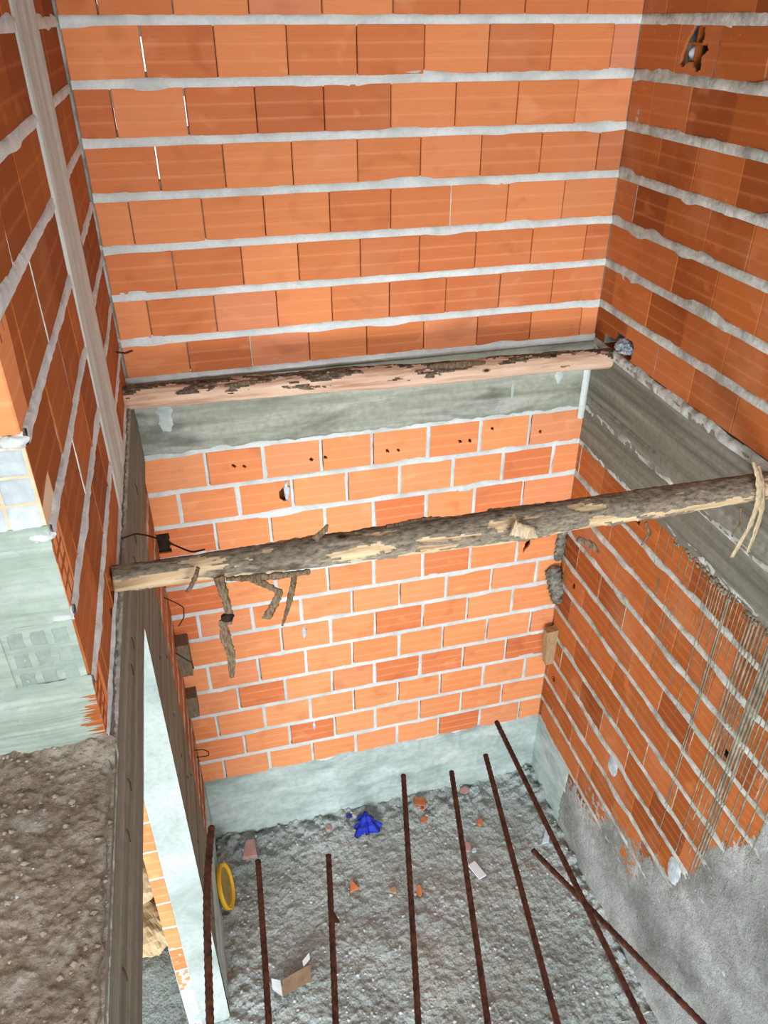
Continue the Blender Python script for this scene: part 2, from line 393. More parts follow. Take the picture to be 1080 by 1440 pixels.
# ---- upper right-hand wall (u = y)
Pr = frame((XR, 0, 0), (0, 1, 0), (-1, 0, 0))
def in_poly(x, y, pts):
    c = False; j = len(pts) - 1
    for i in range(len(pts)):
        xi, yi = pts[i]; xj, yj = pts[j]
        if (yi > y) != (yj > y) and x < (xj - xi) * (y - yi) / (yj - yi) + xi: c = not c
        j = i
    return c
H_TOP = [(3.375, -.035), (3.30, -.04), (3.285, -.075), (3.30, -.105), (3.262, -.10), (3.245, -.122), (3.285, -.15), (3.272, -.195), (3.315, -.206), (3.355, -.17), (3.375, -.168),
         (3.40, -.19), (3.44, -.185), (3.436, -.15), (3.425, -.12), (3.412, -.09), (3.39, -.06)]
H_LOG = [(3.70, -1.54), (3.70, -1.48), (3.585, -1.47), (3.585, -1.415), (3.545, -1.425), (3.42, -1.425), (3.395, -1.45), (3.40, -1.51), (3.43, -1.54)]
def sp_right(ri, u, v):
    if ri == 6 and 3.1 < u < 3.5: return lambda a, b: in_poly(a, b, H_TOP) or (a - 3.52) ** 2 + (b + .205) ** 2 < .00014
    if ri == 0 and 3.2 < u < 3.8: return lambda a, b: in_poly(a, b, H_LOG)
    if ri == 5 and u > 3.6: return lambda a, b: (a - 3.71) ** 2 + (b + .392) ** 2 < .00016 or (a - 3.715) ** 2 + (b + .425) ** 2 < .0002
    return None
rrows = []
odd = [.155, .455, .755, 1.055, 1.355, 1.655, 1.955, 2.255, 2.555, 2.876, 3.183, 3.45]
for i in range(12):
    if i == 0: h = [.14, .44, .74, 1.04, 1.34, 1.64, 1.94, 2.25, 2.555, 2.876, 3.183, 3.49]
    elif i == 1: h = [.0, .3, .6, .9, 1.2, 1.5, 1.8, 2.1, 2.4, 2.701, 3.021, 3.325, 3.677]
    elif i == 2: h = [.16, .46, .76, 1.06, 1.36, 1.66, 1.96, 2.26, 2.56, 2.866, 3.171, 3.47]
    elif i == 3: h = [.0, .3, .6, .9, 1.2, 1.5, 1.8, 2.1, 2.4, 2.709, 3.001, 3.327, 3.61]
    elif i % 2 == 0: h = [.14, .44, .74, 1.04, 1.34, 1.64, 1.94, 2.25, 2.55, 2.86, 3.175, 3.466]
    else: h = [.0, .3, .6, .9, 1.2, 1.5, 1.8, 2.1, 2.4, 2.7, 2.996, 3.303, 3.606]
    rrows.append((beds[i] - (.02 if i == 0 else 0), beds[i + 1], h))
mb = brick_wall('wall_right', Pr, rrows, -.6, YB, .14, .036, .003, None, proud=.003, rough=.0055, special=sp_right, seed0=40, thin=.3, spill=.06)
mortar_strip(mb, Pr, -.6, YB, -1.585, -1.545, .010, .013, .010, 1, 'u', seed=77, step=.009)
# broken webs and a lump of white mortar left in the hole
mb.box((3.36, -.215, -.05), (3.368, -.03, -.02), 0, .4, Pr); mb.box((3.26, -.107, -.06), (3.44, -.098, -.016), 0, .3, Pr)
mb.box((3.0, -.25, -.14), (3.79, 0, -.125), 0, .0, Pr)  # backing plate added to keep the sky out; darkest tint paints the hole's shade
mb.grid(10, 10, lambda a, b: Pr(3.375 + a * .042, -.165 + b * .055, -.034 + .022 * math.sin(a * math.pi) * math.sin(b * math.pi)), 2)
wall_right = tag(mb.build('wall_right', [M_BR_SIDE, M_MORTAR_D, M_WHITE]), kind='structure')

# ---- upper left-hand wall with the cast column in it (u = y, facing +x)
Pl = frame((XL, 0, 0), (0, 1, 0), (1, 0, 0))
lb = [-1.56, -1.37, -1.15, -.93, -.705, -.47, -.25, -.02, .205, .425, .645, .865, 1.085]
lrows = []
Y0 = 1.50
def hollow_end(mb, P, ua, ub, v0, v1, tint, nc, nr, w=.011, depth=.10):
    """the open end of a hollow block: a grid of cells"""
    cw = (ub - ua - w * (nc + 1)) / nc; ch = (v1 - v0 - w * (nr + 1)) / nr
    def hole(u, v):
        a = (u - ua) % (cw + w); b = (v - v0) % (ch + w)
        return a > w and b > w
    one_brick(mb, P, ua, ub, v0, v1, depth, 0, tint, holes=hole, rim=depth - .005, res=.0055)
mbL = MB()
for i in range(12):
    vb, vt = lb[i], lb[i + 1]
    endrow = (i % 2 == 0)              # courses whose facing block shows its hollow end here
    h = [1.61 if endrow else 1.50]
    js = ([1.71, 2.02, 2.33, 2.60, 2.62] if endrow else [1.84, 2.15, 2.46, 2.62])
    if endrow: hollow_end(mbL, Pl, Y0, 1.60, vb + .014, vt - .014, .35, 2, 4)
    e = [h[0]] + [j for j in js if j < 2.6] + [2.63]
    for a, b in zip(e, e[1:]):
        hol = None
        if i == 0 and 1.7 < a < 2.2: hol = lambda p, q: ((p - 2.03) / .075) ** 2 + ((q + 1.53) / .075) ** 2 < 1 + .5 * fn((p * 30, q * 30, 3))
        one_brick(mbL, Pl, a + .002, b - .002, vb + .015, vt - .015, .14, 0, R(0, .75), holes=hol)
        mortar_strip(mbL, Pl, b - .002, b + .002, vb + .012, vt - .012, .0008 if R(0, 1) < .6 else -.002, .002, .0015, 1 if R(0, 1) < .4 else 0, 'v', seed=a * 9 + i)
    for a, b in ((3.13, 3.42 if i % 2 else 3.28), (3.42 if i % 2 else 3.28, 3.80)):
        one_brick(mbL, Pl, a + .002, b - .002, vb + .015, vt - .015, .14, 0, R(0, .7))
    mortar_strip(mbL, Pl, Y0 + .02, 2.64, vt - .013, vt + .013, .005, .005, .006, 1, 'u', seed=i * 5.1 + 200)
    mortar_strip(mbL, Pl, 3.12, YB, vt - .013, vt + .013, .004, .005, .006, 1, 'u', seed=i * 5.1 + 260)
    mbL.box((Y0 + .01, vt - .014, -.14), (YB, vt + .014, -.004), 1, .5, Pl)
mortar_strip(mbL, Pl, 1.48, YB, -1.59, -1.555, .005, .006, .006, 1, 'u', seed=333, step=.008)
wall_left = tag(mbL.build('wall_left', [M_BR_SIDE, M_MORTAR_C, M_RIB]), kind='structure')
mb = MB()
def colf(a, b):
    y = lerp(2.615, 3.135, a); z = lerp(-1.56, 1.2, b)
    d = .006 + .004 * fbm((y * 6, z * 1.2, 3), 1, 3) + .004 * fn((y * 14, z * .8, 9))
    edge = min(a, 1 - a)
    if edge < .02: d = -.01
    return Pl(y + .004 * fn((y * 3, z * 9, 1)), z, d)
mb.grid(36, 90, colf)
mb.box((2.62, -1.56, -.18), (3.13, 1.2, -.02), 0, .5, Pl)
column_upper = tag(mb.build('column_upper_left', M_COLUMN), kind='structure')

# ---- short return wall facing the stairwell opening, at the left (facing -y)
Ps = frame((0, Y0, 0), (1, 0, 0), (0, -1, 0))
mb = MB()
def cells(mb, u0, u1, v0, v1, nc, nr, mat_fill, mat_rib, d0, dr, w=.014):
    cw = (u1 - u0 - w * (nc + 1)) / nc; ch = (v1 - v0 - w * (nr + 1)) / nr
    mb.box((u0, v0, -.14), (u1, v1, d0), mat_rib, .8, Ps)
    for i in range(nc):
        for j in range(nr):
            a = u0 + w + i * (cw + w); b = v0 + w + j * (ch + w); s = R(0, 9)
            def f(x, y, a=a, b=b, s=s):
                e = min(x, 1 - x, y, 1 - y)
                return Ps(a - .004 + x * (cw + .008), b - .004 + y * (ch + .008), d0 + dr - .008 * (1 - clamp(e / .14)) ** 2 + .0022 * fbm((x * 3 + s, y * 3, s), 1, 3))
            mb.grid(16, 16, f, mat_fill)
for i in range(12):
    vb, vt = lb[i] + .012, lb[i + 1] - .012
    if i % 2 == 1:      # block end set in this course
        if i == 3: cells(mb, XL - .145, XL - .001, vb, vt, 2, 3, 2, 7, -.001, .004, .008)
        elif i == 1: cells(mb, XL - .165, XL - .004, vb, vt, 3, 3, 3, 5, .002, .0016, .017)
        else: cells(mb, XL - .15, XL - .002, vb, vt, 2, 3, 2, 7, -.001, .006, .010)
        e = [XL - .17, XL - .47, XL - .77, XL - 1.07]
    else: e = [XL, XL - .31, XL - .61, XL - .91, XL - 1.2]
    for b, a in zip(e, e[1:]):
        one_brick(mb, Ps, a + .002, b - .001, vb, vt, .138, 0, R(.5, .9))
    mortar_strip(mb, Ps, XL - 1.2, XL + .002, vt, vt + .024, .001, .004, .004, 1, 'u', seed=i * 2.2 + 500, spill=.01)
    mb.box((XL - 1.2, vt - .001, -.138), (XL - .002, vt + .025, -.004), 1, .5, Ps)
# cement smeared over the lower courses, thinning to bare block at the outer corner of the bottom course
def smear(v0, v1, thick, bare, seed):
    def f(a, b):
        u = lerp(XL - 1.2, XL - .001, a); v = lerp(v0, v1, b)
        d = thick + .0016 * fn((u * 2.0, v * 85, seed)) + .0018 * fbm((u * 7, v * 7, seed), 1, 3)
        if bare:
            dist = (XL - u) / .13 + abs(v - (v0 + v1) / 2 + .0) * 3.2
            d += min(0, (dist - 1.0)) * .0045 + .0028 * fn((u * 5, v * 230, seed + 4)) * clamp(1.7 - dist)
        return Ps(u, v, d)
    return f
mb.grid(150, 60, smear(-1.158, -.944, .0045, False, 3), 6)
mb.grid(150, 130, smear(-1.60, -1.383, .0035, True, 8), 6)
mb.grid(90, 40, lambda a, b: Ps(lerp(XL - 1.2, XL - .163, a), lerp(-1.375, -1.145, b), .0055 + .0016 * fbm((a * 9, b * 3, 4), 1, 3)), 6)
mb.grid(90, 40, lambda a, b: Ps(lerp(XL - 1.2, XL - .150, a), lerp(-.94, -.70, b), .0055 + .0016 * fbm((a * 9, b * 3, 7), 1, 3)), 2)
# roughly pointed band between the courses
def band(a, b):
    u = lerp(XL - 1.2, XL + .004, a); v = lerp(-1.40, -1.335, b)
    return Ps(u, v, .010 + .009 * max(0, fbm((u * 16, v * 22, 2), 1, 4)) - (.008 if b in (0, 1) else 0))
mb.grid(120, 10, band, 6)
def band2(a, b):
    u = lerp(XL - 1.2, XL + .002, a); v = lerp(-.955, -.905, b)
    return Ps(u, v, .011 + .004 * fbm((u * 8, v * 12, 5), 1, 4) - (.008 if b in (0, 1) else 0))
mb.grid(100, 10, band2, 6)
# ragged mortar lips at the corner
for v, s in ((-.705, 1.0), (-.93, 1.1), (-1.15, .8), (-.47, .6)):
    c = Vector(Ps(XL - .02, v, .0))
    def lip(a, b, c=c, s=s, v=v):
        th = a * math.pi; ph = b * 2 * math.pi
        r = 1 + .35 * fbm((math.cos(ph) * 2 + v * 9, math.sin(ph) * 2, th * 2), 1, 3)
        return (c.x + .03 * s * r * math.sin(th) * math.cos(ph), c.y + .014 * s * r * math.sin(th) * math.sin(ph), c.z + .013 * s * r * math.cos(th))
    mb.grid(10, 14, lip, 1)
wall_return = tag(mb.build('wall_left_return', [M_BR_LOW, M_MORTAR, M_WHITE, M_GHOST, M_BR_LOW, M_SMEAR, M_SMEAR, M_RIB]), kind='structure')

# ---- concrete ring beam
def concrete_face(P, u0, u1, v0, v1, nu, nv, f, mb, mat=0):
    mb.grid(nu, nv, lambda a, b: P(lerp(u0, u1, a), lerp(v0, v1, b), f(lerp(u0, u1, a), lerp(v0, v1, b), a, b)), mat)
mb = MB(); Pbb = frame((0, 3.785, 0), (1, 0, 0), (0, -1, 0))
def fbk(u, v, a, b):
    d = .012 + .002 * fbm((u * 3, v * 20, 1), 1, 3)
    return d
def fbl(a, b):
    u = lerp(XL - .02, XR + .02, a); low = -1.945 + .020 * fbm((u * 9, 1, 0), 1, 4) + .01 * fn((u * 2.3, 4, 4))
    v = lerp(low, -1.548, b)
    d = .010 + .002 * fbm((u * 3, v * 20, 1), 1, 3)
    if b == 0: d = -.004
    return Pbb(u, v, d)
mb.grid(170, 24, fbl)
mb.box((XL - .02, -1.93, -.13), (XR + .02, -1.548, .004), 0, .5, Pbb)
def stain(u, v, w, h, s):
    mb.grid(10, 24, lambda a, b: Pbb(u + (a - .5) * w * (1 + .5 * fn((b * 5, s, 1))), v + (b - .5) * h, .0155 - .006 * (abs(a - .5) * 2) ** 3 - .006 * (abs(b - .5) * 2) ** 4 + .0022 * fbm((a * 4, b * 9, s), 1.5, 3)), 1)
stain(-.19, -1.73, .07, .17, 1); stain(2.0, -1.70, .045, .17, 4); stain(1.72, -1.80, .02, .10, 8)
beam_back = tag(mb.build('beam_back', [M_BEAM, M_PLASTER]), kind='structure')
mb = MB()
# side beam at the right: two pours with a ragged lip between them
def fr(a, b):
    y = lerp(-.6, 3.79, a); low = -2.215 + .012 * fbm((y * 8, 2, 1), 1, 4)
    if y < 2.4: low += .0 + .04 * max(0, fn((y * 7, 1, 5)))
    v = lerp(low, -1.56, b)
    rid = -1.882 + .008 * fbm((y * 10, 7, 7), 1, 3)
    d = .004 + .0022 * fbm((y * 2, v * 22, 2), 1, 3)
    if v > rid: d += .003
    x = abs(v - rid)
    if x < .02: d += .014 * max(0, .35 + fbm((y * 30, v * 30, 3), 1, 3)) * (1 - x / .02)
    if b == 0: d = -.012
    return Pr(y, v, d)
mb.grid(420, 60, fr)
mb.box((-.6, -2.2, -.2), (3.79, -1.56, -.004), 0, .5, Pr)
# upright fin of mortar where the two beams meet
mb.grid(4, 24, lambda a, b: (lerp(2.150, 2.193, a), 3.774 - .012 * math.sin(a * math.pi) - .003 * fn((a, b * 9, 1)), lerp(-2.02, -1.62, b)), 1)
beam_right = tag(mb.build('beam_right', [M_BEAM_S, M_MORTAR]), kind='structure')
mb = MB()
Plb = frame((XL + .022, 0, 0), (0, 1, 0), (1, 0, 0))
def fl(a, b):
    y = lerp(-.6, 3.775, a); v = lerp(-1.975, -1.568, b)
    d = .002 * fbm((y * 3, v * 24, 4), 1, 3)
    if v > -1.73: d -= .004
    if b > .95: d += .010 * fbm((y * 26, v * 40, 8), 1, 3) - .004
    if b > .99: d -= .006
    return Plb(y, v, d)
mb.grid(420, 36, fl)
mb.box((-.6, -1.975, -.045), (3.775, -1.625, -.004), 0, .5, Plb); mb.box((-.6, -1.975, -.2), (3.775, -1.66, -.04), 0, .5, Plb)
def ftop(a, b):
    y = lerp(-.6, 3.775, a); x = lerp(XL - .01, XL + .022, b)
    return (x, y, -1.574 + .005 * fbm((x * 60, y * 60, 2), 1, 3) - (.025 if y < 1.48 else 0))
mb.grid(420, 5, ftop, 1)
# form ties left in the board marks
for y in (.86, .99, 1.34, 1.50, 1.95, 2.08, 2.55, 2.70, 3.1):
    mb.tube([Plb(y, -1.775, .001), Plb(y, -1.75, .003), Plb(y, -1.725, .001)], .0016, 5, 2)
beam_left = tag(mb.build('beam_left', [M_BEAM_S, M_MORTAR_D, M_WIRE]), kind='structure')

# ---- lower back wall
lbeds = [-4.575 - .218 * 3, -4.575 - .218 * 2, -4.575 - .218, -4.575, -4.357, -4.139, -3.916, -3.697, -3.474, -3.25, -3.046, -2.835, -2.62, -2.405, -2.185, -1.955]
YL = 3.79
Pbl = frame((0, YL, 0), (1, 0, 0), (0, -1, 0))
A_ = [-.027, .287, .607, .904, 1.228, 1.544, 1.865]; B_ = [-.194, .13, .437, .755, 1.07, 1.386, 1.705, 2.026]
DOTS = [(.125, -2.067), (.182, -2.079), (.552, -2.086), (.632, -2.084), (.99, -2.091), (1.053, -2.095), (1.426, -2.089), (1.487, -2.092), (1.93, -2.088), (1.623, -2.03)]
def sp_low(ri, u, v):
    if ri == 14 and any(abs(d[0] - u) < .16 for d in DOTS):
        return lambda a, b: any((a - d[0]) ** 2 + (b - d[1] + .4 * (a - d[0])) ** 2 < .000115 for d in DOTS)
    if ri == 13 and abs(u - .28) < .14: return lambda a, b: (a - .385) ** 2 + ((b + 2.29) * .7) ** 2 < .0009 and a < .425
    if ri == 10 and u > 1.87 and u < 2.1: return lambda a, b: in_poly(a, b, [(1.905, -2.95), (1.92, -2.885), (1.95, -2.87), (1.955, -2.91), (1.925, -2.945), (1.905, -2.985)])
    if ri == 12 and u < -.1: return lambda a, b: a < -.275 + .03 * fn((b * 40, 1, 1)) and -2.57 < b < -2.44 + .02 * fn((a * 50, 2, 2))
    if ri == 6 and .1 < u < .4: return lambda a, b: ((a - .30) * .35) ** 2 + (b + 3.80) ** 2 < .00012
    return None
lrows2 = []
for i in range(15):
    hs = A_ if i % 2 == 0 else B_
    lrows2.append((lbeds[i], lbeds[i + 1], [h + R(-.006, .006) for h in hs]))
def tl(a, v): return clamp(random.gauss(.62, .26)) if R(0, 1) > .13 else R(0, .12)
mb = brick_wall('wall_back_lower', Pbl, lrows2, XL, XR, .11, .024, .018, None, proud=.001, rough=.004, special=sp_low, headmortar=True, seed0=700, tintf=tl)
# lumps of mortar squeezed out of two joints
for (u, v, s) in ((.40, -2.27, .030), (.44, -3.33, .026), (.46, -4.2, .02)):
    def lump(a, b, u=u, v=v, s=s):
        th = a * math.pi; ph = b * 2 * math.pi; r = 1 + .4 * fbm((math.cos(ph) * 2 + u, math.sin(ph) * 2, th * 2), 1, 3)
        return Pbl(u + s * .55 * r * math.sin(th) * math.cos(ph), v + s * 1.9 * r * math.cos(th), s * .45 * r * math.sin(th) * math.sin(ph))
    mb.grid(12, 16, lump, 2)
mb.box((XL - .02, -2.57, -.10), (-.262, -2.43, -.022), 3, .5, Pbl)  # near-black box standing in for the shade inside the corner hole
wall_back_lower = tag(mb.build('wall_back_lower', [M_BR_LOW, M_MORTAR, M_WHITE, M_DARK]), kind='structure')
def coat(name, P, u0, u1, v0, v1, res, tf, mat, parent, base=-.006):
    mb = MB(); nu = int((u1 - u0) / res); nv = int((v1 - v0) / res)
    val = [[tf(lerp(u0, u1, i / nu), lerp(v0, v1, j / nv)) for j in range(nv + 1)] for i in range(nu + 1)]
    ids = {}
    def vid(i, j):
        if (i, j) not in ids: ids[(i, j)] = mb.vert(P(lerp(u0, u1, i / nu), lerp(v0, v1, j / nv), max(base, val[i][j])))
        return ids[(i, j)]
    for i in range(nu):
        for j in range(nv):
            if max(val[i][j], val[i + 1][j], val[i][j + 1], val[i + 1][j + 1]) > -.003:
                mb.face((vid(i, j), vid(i + 1, j), vid(i + 1, j + 1), vid(i, j + 1)), 0, None, .5, True)
    return mb.build(name, mat, parent)
# smooth grey plaster skirt at the foot of the lower back wall, block joints showing through
def joint(u, v):
    i = max(k for k in range(len(lbeds)) if lbeds[k] <= max(v, lbeds[0]))
    dv = min(abs(v - lbeds[i]), abs(v - lbeds[min(i + 1, len(lbeds) - 1)]))
    hs = A_ if i % 2 == 0 else B_
    du = min(abs(u - h) for h in hs)
    return min(dv, du)
def skirt(u, v):
    top = -4.555 + .03 * fbm((u * 5, 0, 2), 1, 4)
    t = .010 + .003 * fbm((u * 5, v * 5, 1), 1, 4) + (.0045 if joint(u, v) < .012 else 0) + .003 * fn((u * 2.5, v * 9, 6))
    return t if v < top - .01 else lerp(t, -.006, clamp((v - top + .01) / .012))
coat('plaster_skirt', Pbl, XL, XR, -5.24, -4.50, .0115, skirt, M_PLASTER, wall_back_lower)

# ---- lower right-hand wall
rl = []
for i in range(15):
    rl.append((lbeds[i], lbeds[i + 1], heads(-.6, YL, .302, .13 if i % 2 else .28, .012)))
rl.append((-2.185, -1.955, []))
def sp_rl(ri, u, v):
    if ri == 11 and 2.3 < u < 2.62: return None
    if ri == 13 and 2.95 < u < 3.25: return lambda a, b: 3.04 < a < 3.2 and abs(b + 2.30) < .022
    if ri == 9 and u > 3.55: return lambda a, b: (a - 3.60) ** 2 + (b + 3.155) ** 2 < .0006
    if ri == 10 and 1.7 < u < 2.3: return lambda a, b: (a - 2.02) ** 2 + (b + 2.97) ** 2 < .0006
    if ri == 5 and u > 3.5: return lambda a, b: (a - 3.66) ** 2 + (b + 4.05) ** 2 < .0006
    return None
mb = brick_wall('wall_right_lower', Pr, rl[:15], -.6, YL, .14, .028, .004, None, proud=.004, rough=.006, special=sp_rl, seed0=900, thin=.5, spill=.05)
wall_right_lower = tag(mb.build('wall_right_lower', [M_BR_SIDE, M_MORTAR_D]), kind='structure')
EDGE = [(-.6, -2.6), (1.0, -2.75), (1.4, -2.85), (1.69, -3.05), (1.9, -3.6), (2.1, -4.15), (2.35, -4.27), (2.6, -4.36), (3.0, -4.52), (3.27, -4.62), (3.30, -5.3), (3.9, -5.3)]
def rc(u, v):
    b = pl(u, EDGE)
    k = (b - v) / .22
    n = fbm((u * 3.2, v * 3.2, 5), 1, 3) * .9 + fbm((u * 34, v * 34, 8), 1, 3) * .75
    t = k + n * (1.0 if k < 1.2 else .35)
    base = clamp(t, -1, 1) * .008
    return base + (.0060 * fbm((u * 42, v * 42, 1), 1, 3) if t > 0 else 0)
coat('roughcast', Pr, .6, 3.45, -5.24, -2.7, .0125, rc, M_ROUGHCAST, wall_right_lower)
def sk2(u, v):
    lim = 3.26 + .02 * fn((v * 4, 1, 1)); top = lerp(-4.60, -4.545, (u - 3.25) / .5) + .02 * fbm((u * 8, 2, 2), 1, 3)
    t = .007 + .002 * fbm((u * 6, v * 6, 3), 1, 3) - (.003 if abs((v + 5.0 + .218 * 5) % .218) < .012 else 0)
    e = max((lim - u) / .02, (v - top) / .012)
    return t if e < 0 else lerp(t, -.006, clamp(e))
coat('plaster_skirt', Pr, 3.22, YL, -5.24, -4.5, .012, sk2, M_PLASTER, wall_right_lower)
# cement runs down the bricks below the beam
mb = MB()
def run(y, z0, L, r, drift=0):
    r *= .8
    n = max(6, int(L / .035)); pts = []
    ph = R(0, 50)
    for k in range(n + 1):
        t = k / n
        pts.append(Pr(y + drift * t + .004 * fn((t * L * 7, ph, 0)), z0 - t * L, .003))
    mb.tube(pts, lambda k, an: (r * (1 - .55 * k / n) * (1 + .35 * fn((k * .7, ph, 2))), r * .75 * (1 - .4 * k / n)), 6)
spots = [(2.72, .14, .003), (2.66, .3, .003), (2.60, .38, .0035), (2.56, .2, .003), (2.50, .24, .003), (2.47, .12, .003), (2.44, .34, .0035), (2.41, .9, .005), (2.385, .45, .004), (2.37, .22, .004), (2.35, .34, .004),
         (2.33, .5, .004), (2.31, .28, .004), (2.29, 1.5, .007), (2.275, 1.75, .006), (2.25, .6, .005), (2.22, .32, .004), (2.19, .42, .004), (2.165, .22, .004), (2.14, .85, .006), (2.12, 1.7, .008), (2.10, 1.1, .007),
         (2.075, 1.35, .009), (2.05, .9, .006), (2.03, 1.6, .006), (2.0, 1.2, .007), (1.985, 1.75, .012), (1.965, 1.6, .012), (1.945, 1.8, .010), (1.93, 1.5, .008), (1.90, .8, .006), (1.87, 1.25, .007), (1.83, 1.4, .009),
         (1.80, .7, .007), (1.76, 1.2, .008), (1.70, 1.3, .008), (1.66, .8, .008), (1.6, 1.1, .008), (1.52, .9, .007), (1.45, 1.0, .007), (2.78, .5, .0025), (2.85, .3, .0025)]
for y, L, r in spots: run(y, -2.20 + R(0, .01), L, r)
for _ in range(26): y = R(2.45, 2.85); run(y, -2.45 - R(0, .5), R(.05, .22), .0022)
for _ in range(22): y = R(1.5, 3.0); run(y, pl(y, EDGE) + R(-.5, .12), R(.06, .25), .003)
# clots under the beam edge
for _ in range(150):
    y = R(1.5, 2.75); z = -2.205 + R(-.03, .012); s = R(.003, .010)
    c = Pr(y, z, .004)
    mb.grid(5, 6, lambda a, b: (c[0] + s * .7 * math.sin(a * math.pi) * math.sin(b * 6.283), c[1] + s * 1.5 * math.sin(a * math.pi) * math.cos(b * 6.283), c[2] + s * math.cos(a * math.pi)))
tag(mb.build('cement_runs', M_RUN, wall_right_lower), kind='stuff')
# two dabs of pale mortar pressed on the brickwork
for (y, z, a_, b_) in ((2.80, -3.98, .055, .09), (2.09, -4.03, .06, .10)):
    mb = MB()
    def dab(a, b, y=y, z=z, a_=a_, b_=b_):
        rr = a * (1 + .25 * fn((math.cos(b * 6.283) * 2 + y, math.sin(b * 6.283) * 2, 1)))
        return Pr(y + a_ * rr * math.cos(b * 6.283), z + b_ * rr * math.sin(b * 6.283), .009 * (1 - a ** 3) - .002 + .002 * fbm((a * 4, b * 9, y), 1, 2) + (.005 if y < 2.3 else 0) * (1 - a ** 4))
    mb.grid(10, 26, dab)
    mb.build('mortar_dab', M_DAB, wall_right_lower)

# ---- lower left-hand wall: pale pier, bricks, plaster skirt
Pll = frame((XL, 0, 0), (0, 1, 0), (1, 0, 0))
mb = MB()
ll = [(lbeds[i], lbeds[i + 1], [3.24 + (.31 if i % 2 else .16)]) for i in range(15)]
mbw = brick_wall('wall_left_lower', Pll, ll, 3.22, YL, .11, .026, .006, None, proud=.003, rough=.005, seed0=1200, thin=.8)
wall_left_lower = tag(mbw.build('wall_left_lower', [M_BR_SIDE, M_MORTAR_D]), kind='structure')
def sk3(u, v):
    top = -4.60 + .03 * fbm((u * 6, 5, 2), 1, 3)
    t = .011 + .002 * fbm((u * 6, v * 6, 3), 1, 3)
    return lerp(t, -.006, clamp((v - top) / .015))
coat('plaster_skirt', Pll, 2.55, YL, -5.24, -4.5, .014, sk3, M_PLASTER, wall_left_lower)
mb = MB(); YC = 2.53
def pf(a, b):     # face towards the light
    return (lerp(-.51, XL + .008, a), YC - .0015 * fbm((a * 4, b * 60, 1), 1, 3), lerp(-5.24, -1.97, b))
mb.grid(14, 160, pf, 0)
def ps(a, b):
    return (XL + .008 + .0015 * fbm((a * 5, b * 50, 7), 1, 3), lerp(YC, 3.22, a), lerp(-5.24, -1.97, b))
mb.grid(14, 120, ps, 1)
mb.box((-.51, YC + .004, -5.24), (XL, 3.22, -1.97), 1)
for (y, z) in ((2.80, -2.45), (2.87, -2.9), (2.83, -3.15), (2.9, -3.4), (2.75, -3.75), (2.82, -4.1), (2.7, -4.4), (3.08, -2.7), (3.08, -3.6)):
    mb.tube([(XL + .007, y, z), (XL + .011, y, z - .015), (XL + .008, y, z - .03)], .002, 5, 2)
pier = tag(mb.build('pillar_lower_left', [M_PIER, M_BEAM_S, M_WIRE]), kind='structure')
# brick stub beyond the pier
Pst = frame((0, YC + .006, 0), (1, 0, 0), (0, -1, 0))
rows_s = [(lbeds[i], lbeds[i + 1], []) for i in range(15)]
mbs = brick_wall('wall_left_stub', Pst, rows_s, -.585, -.51, .12, .010, .004, None, proud=-.001, rough=.003, seed0=1500, tintf=lambda a, v: R(.0, .35))
wall_stub = tag(mbs.build('wall_left_stub', [M_BR_LOW, M_MORTAR]), kind='structure')
def sk4(u, v):
    k = clamp((-4.5 - v) / .5, -1, .45)
    t = k - .25 + fbm((u * 30, v * 30, 2), 1, 3) * .8
    return clamp(t, -1, 1) * .004
coat('cement_splash', Pst, -.585, -.51, -5.24, -4.2, .009, sk4, M_DAB, wall_stub)
# unseen boxes added behind the corners to stop sky light leaking in
mb = MB()
mb.box((XL - .30, 3.83, -1.6), (XL + .035, 3.93, 1.2)); mb.box((2.14, 3.915, -1.6), (2.36, 4.0, 1.2)); mb.box((2.205, 3.70, -1.6), (2.36, 3.95, 1.2))
mb.box((XL - .30, 3.86, -5.24), (XL + .05, 3.95, -1.6)); mb.box((2.205, 3.70, -5.24), (2.36, 3.95, -1.6)); mb.box((XL - .13, 3.70, -5.24), (XL - .015, 3.86, -1.97))
tag(mb.build('wall_corner_closers', M_MORTAR_D), kind='structure')
# plain wall of the room beyond
mb = MB(); mb.box((-3.2, 3.70, -5.24), (XL - .12, 3.80, -1.97))
tag(mb.build('wall_beyond', M_ROUGHCAST), kind='structure')
mb = MB(); mb.box((-3.3, -3.0, -5.24), (-3.2, 3.80, -1.97))
tag(mb.build('wall_beyond_side', M_ROUGHCAST), kind='structure')

# ---- lower floor of dusty rubble
mb = MB()
def fh(x, y):
    h = .022 * fbm((x, y, 0), 2.1, 3) + .008 * fbm((x, y, 5), 9, 3) + .010 * max(-.3, fbm((x, y, 9), 26, 2)) + .008 * max(0, fn((x * 55, y * 55, 4)))
    w = 0
    if x > XL: w = max(0, 1 - (YL - y) / .35) * .05 + max(0, 1 - (XR - x) / .25) * .06 + max(0, 1 - (x - XL) / .3) * .03
    return h + w * (1 + fbm((x, y, 2), 12, 3))
def ff(x0, x1, y0, y1):
    return lambda a, b: (lerp(x0, x1, a), lerp(y0, y1, b), -5.235 + fh(lerp(x0, x1, a), lerp(y0, y1, b)))
mb.grid(300, 220, ff(-.38, 2.20, 1.9, 3.80))
mb.grid(60, 95, ff(-1.3, -.38, 1.9, 3.80))
mb.grid(70, 70, ff(-3.2, -1.3, 1.9, 3.80)); mb.grid(70, 60, ff(-3.2, 2.20, -3.0, 1.9))
floor = tag(mb.build('floor', M_FLOOR), kind='structure')

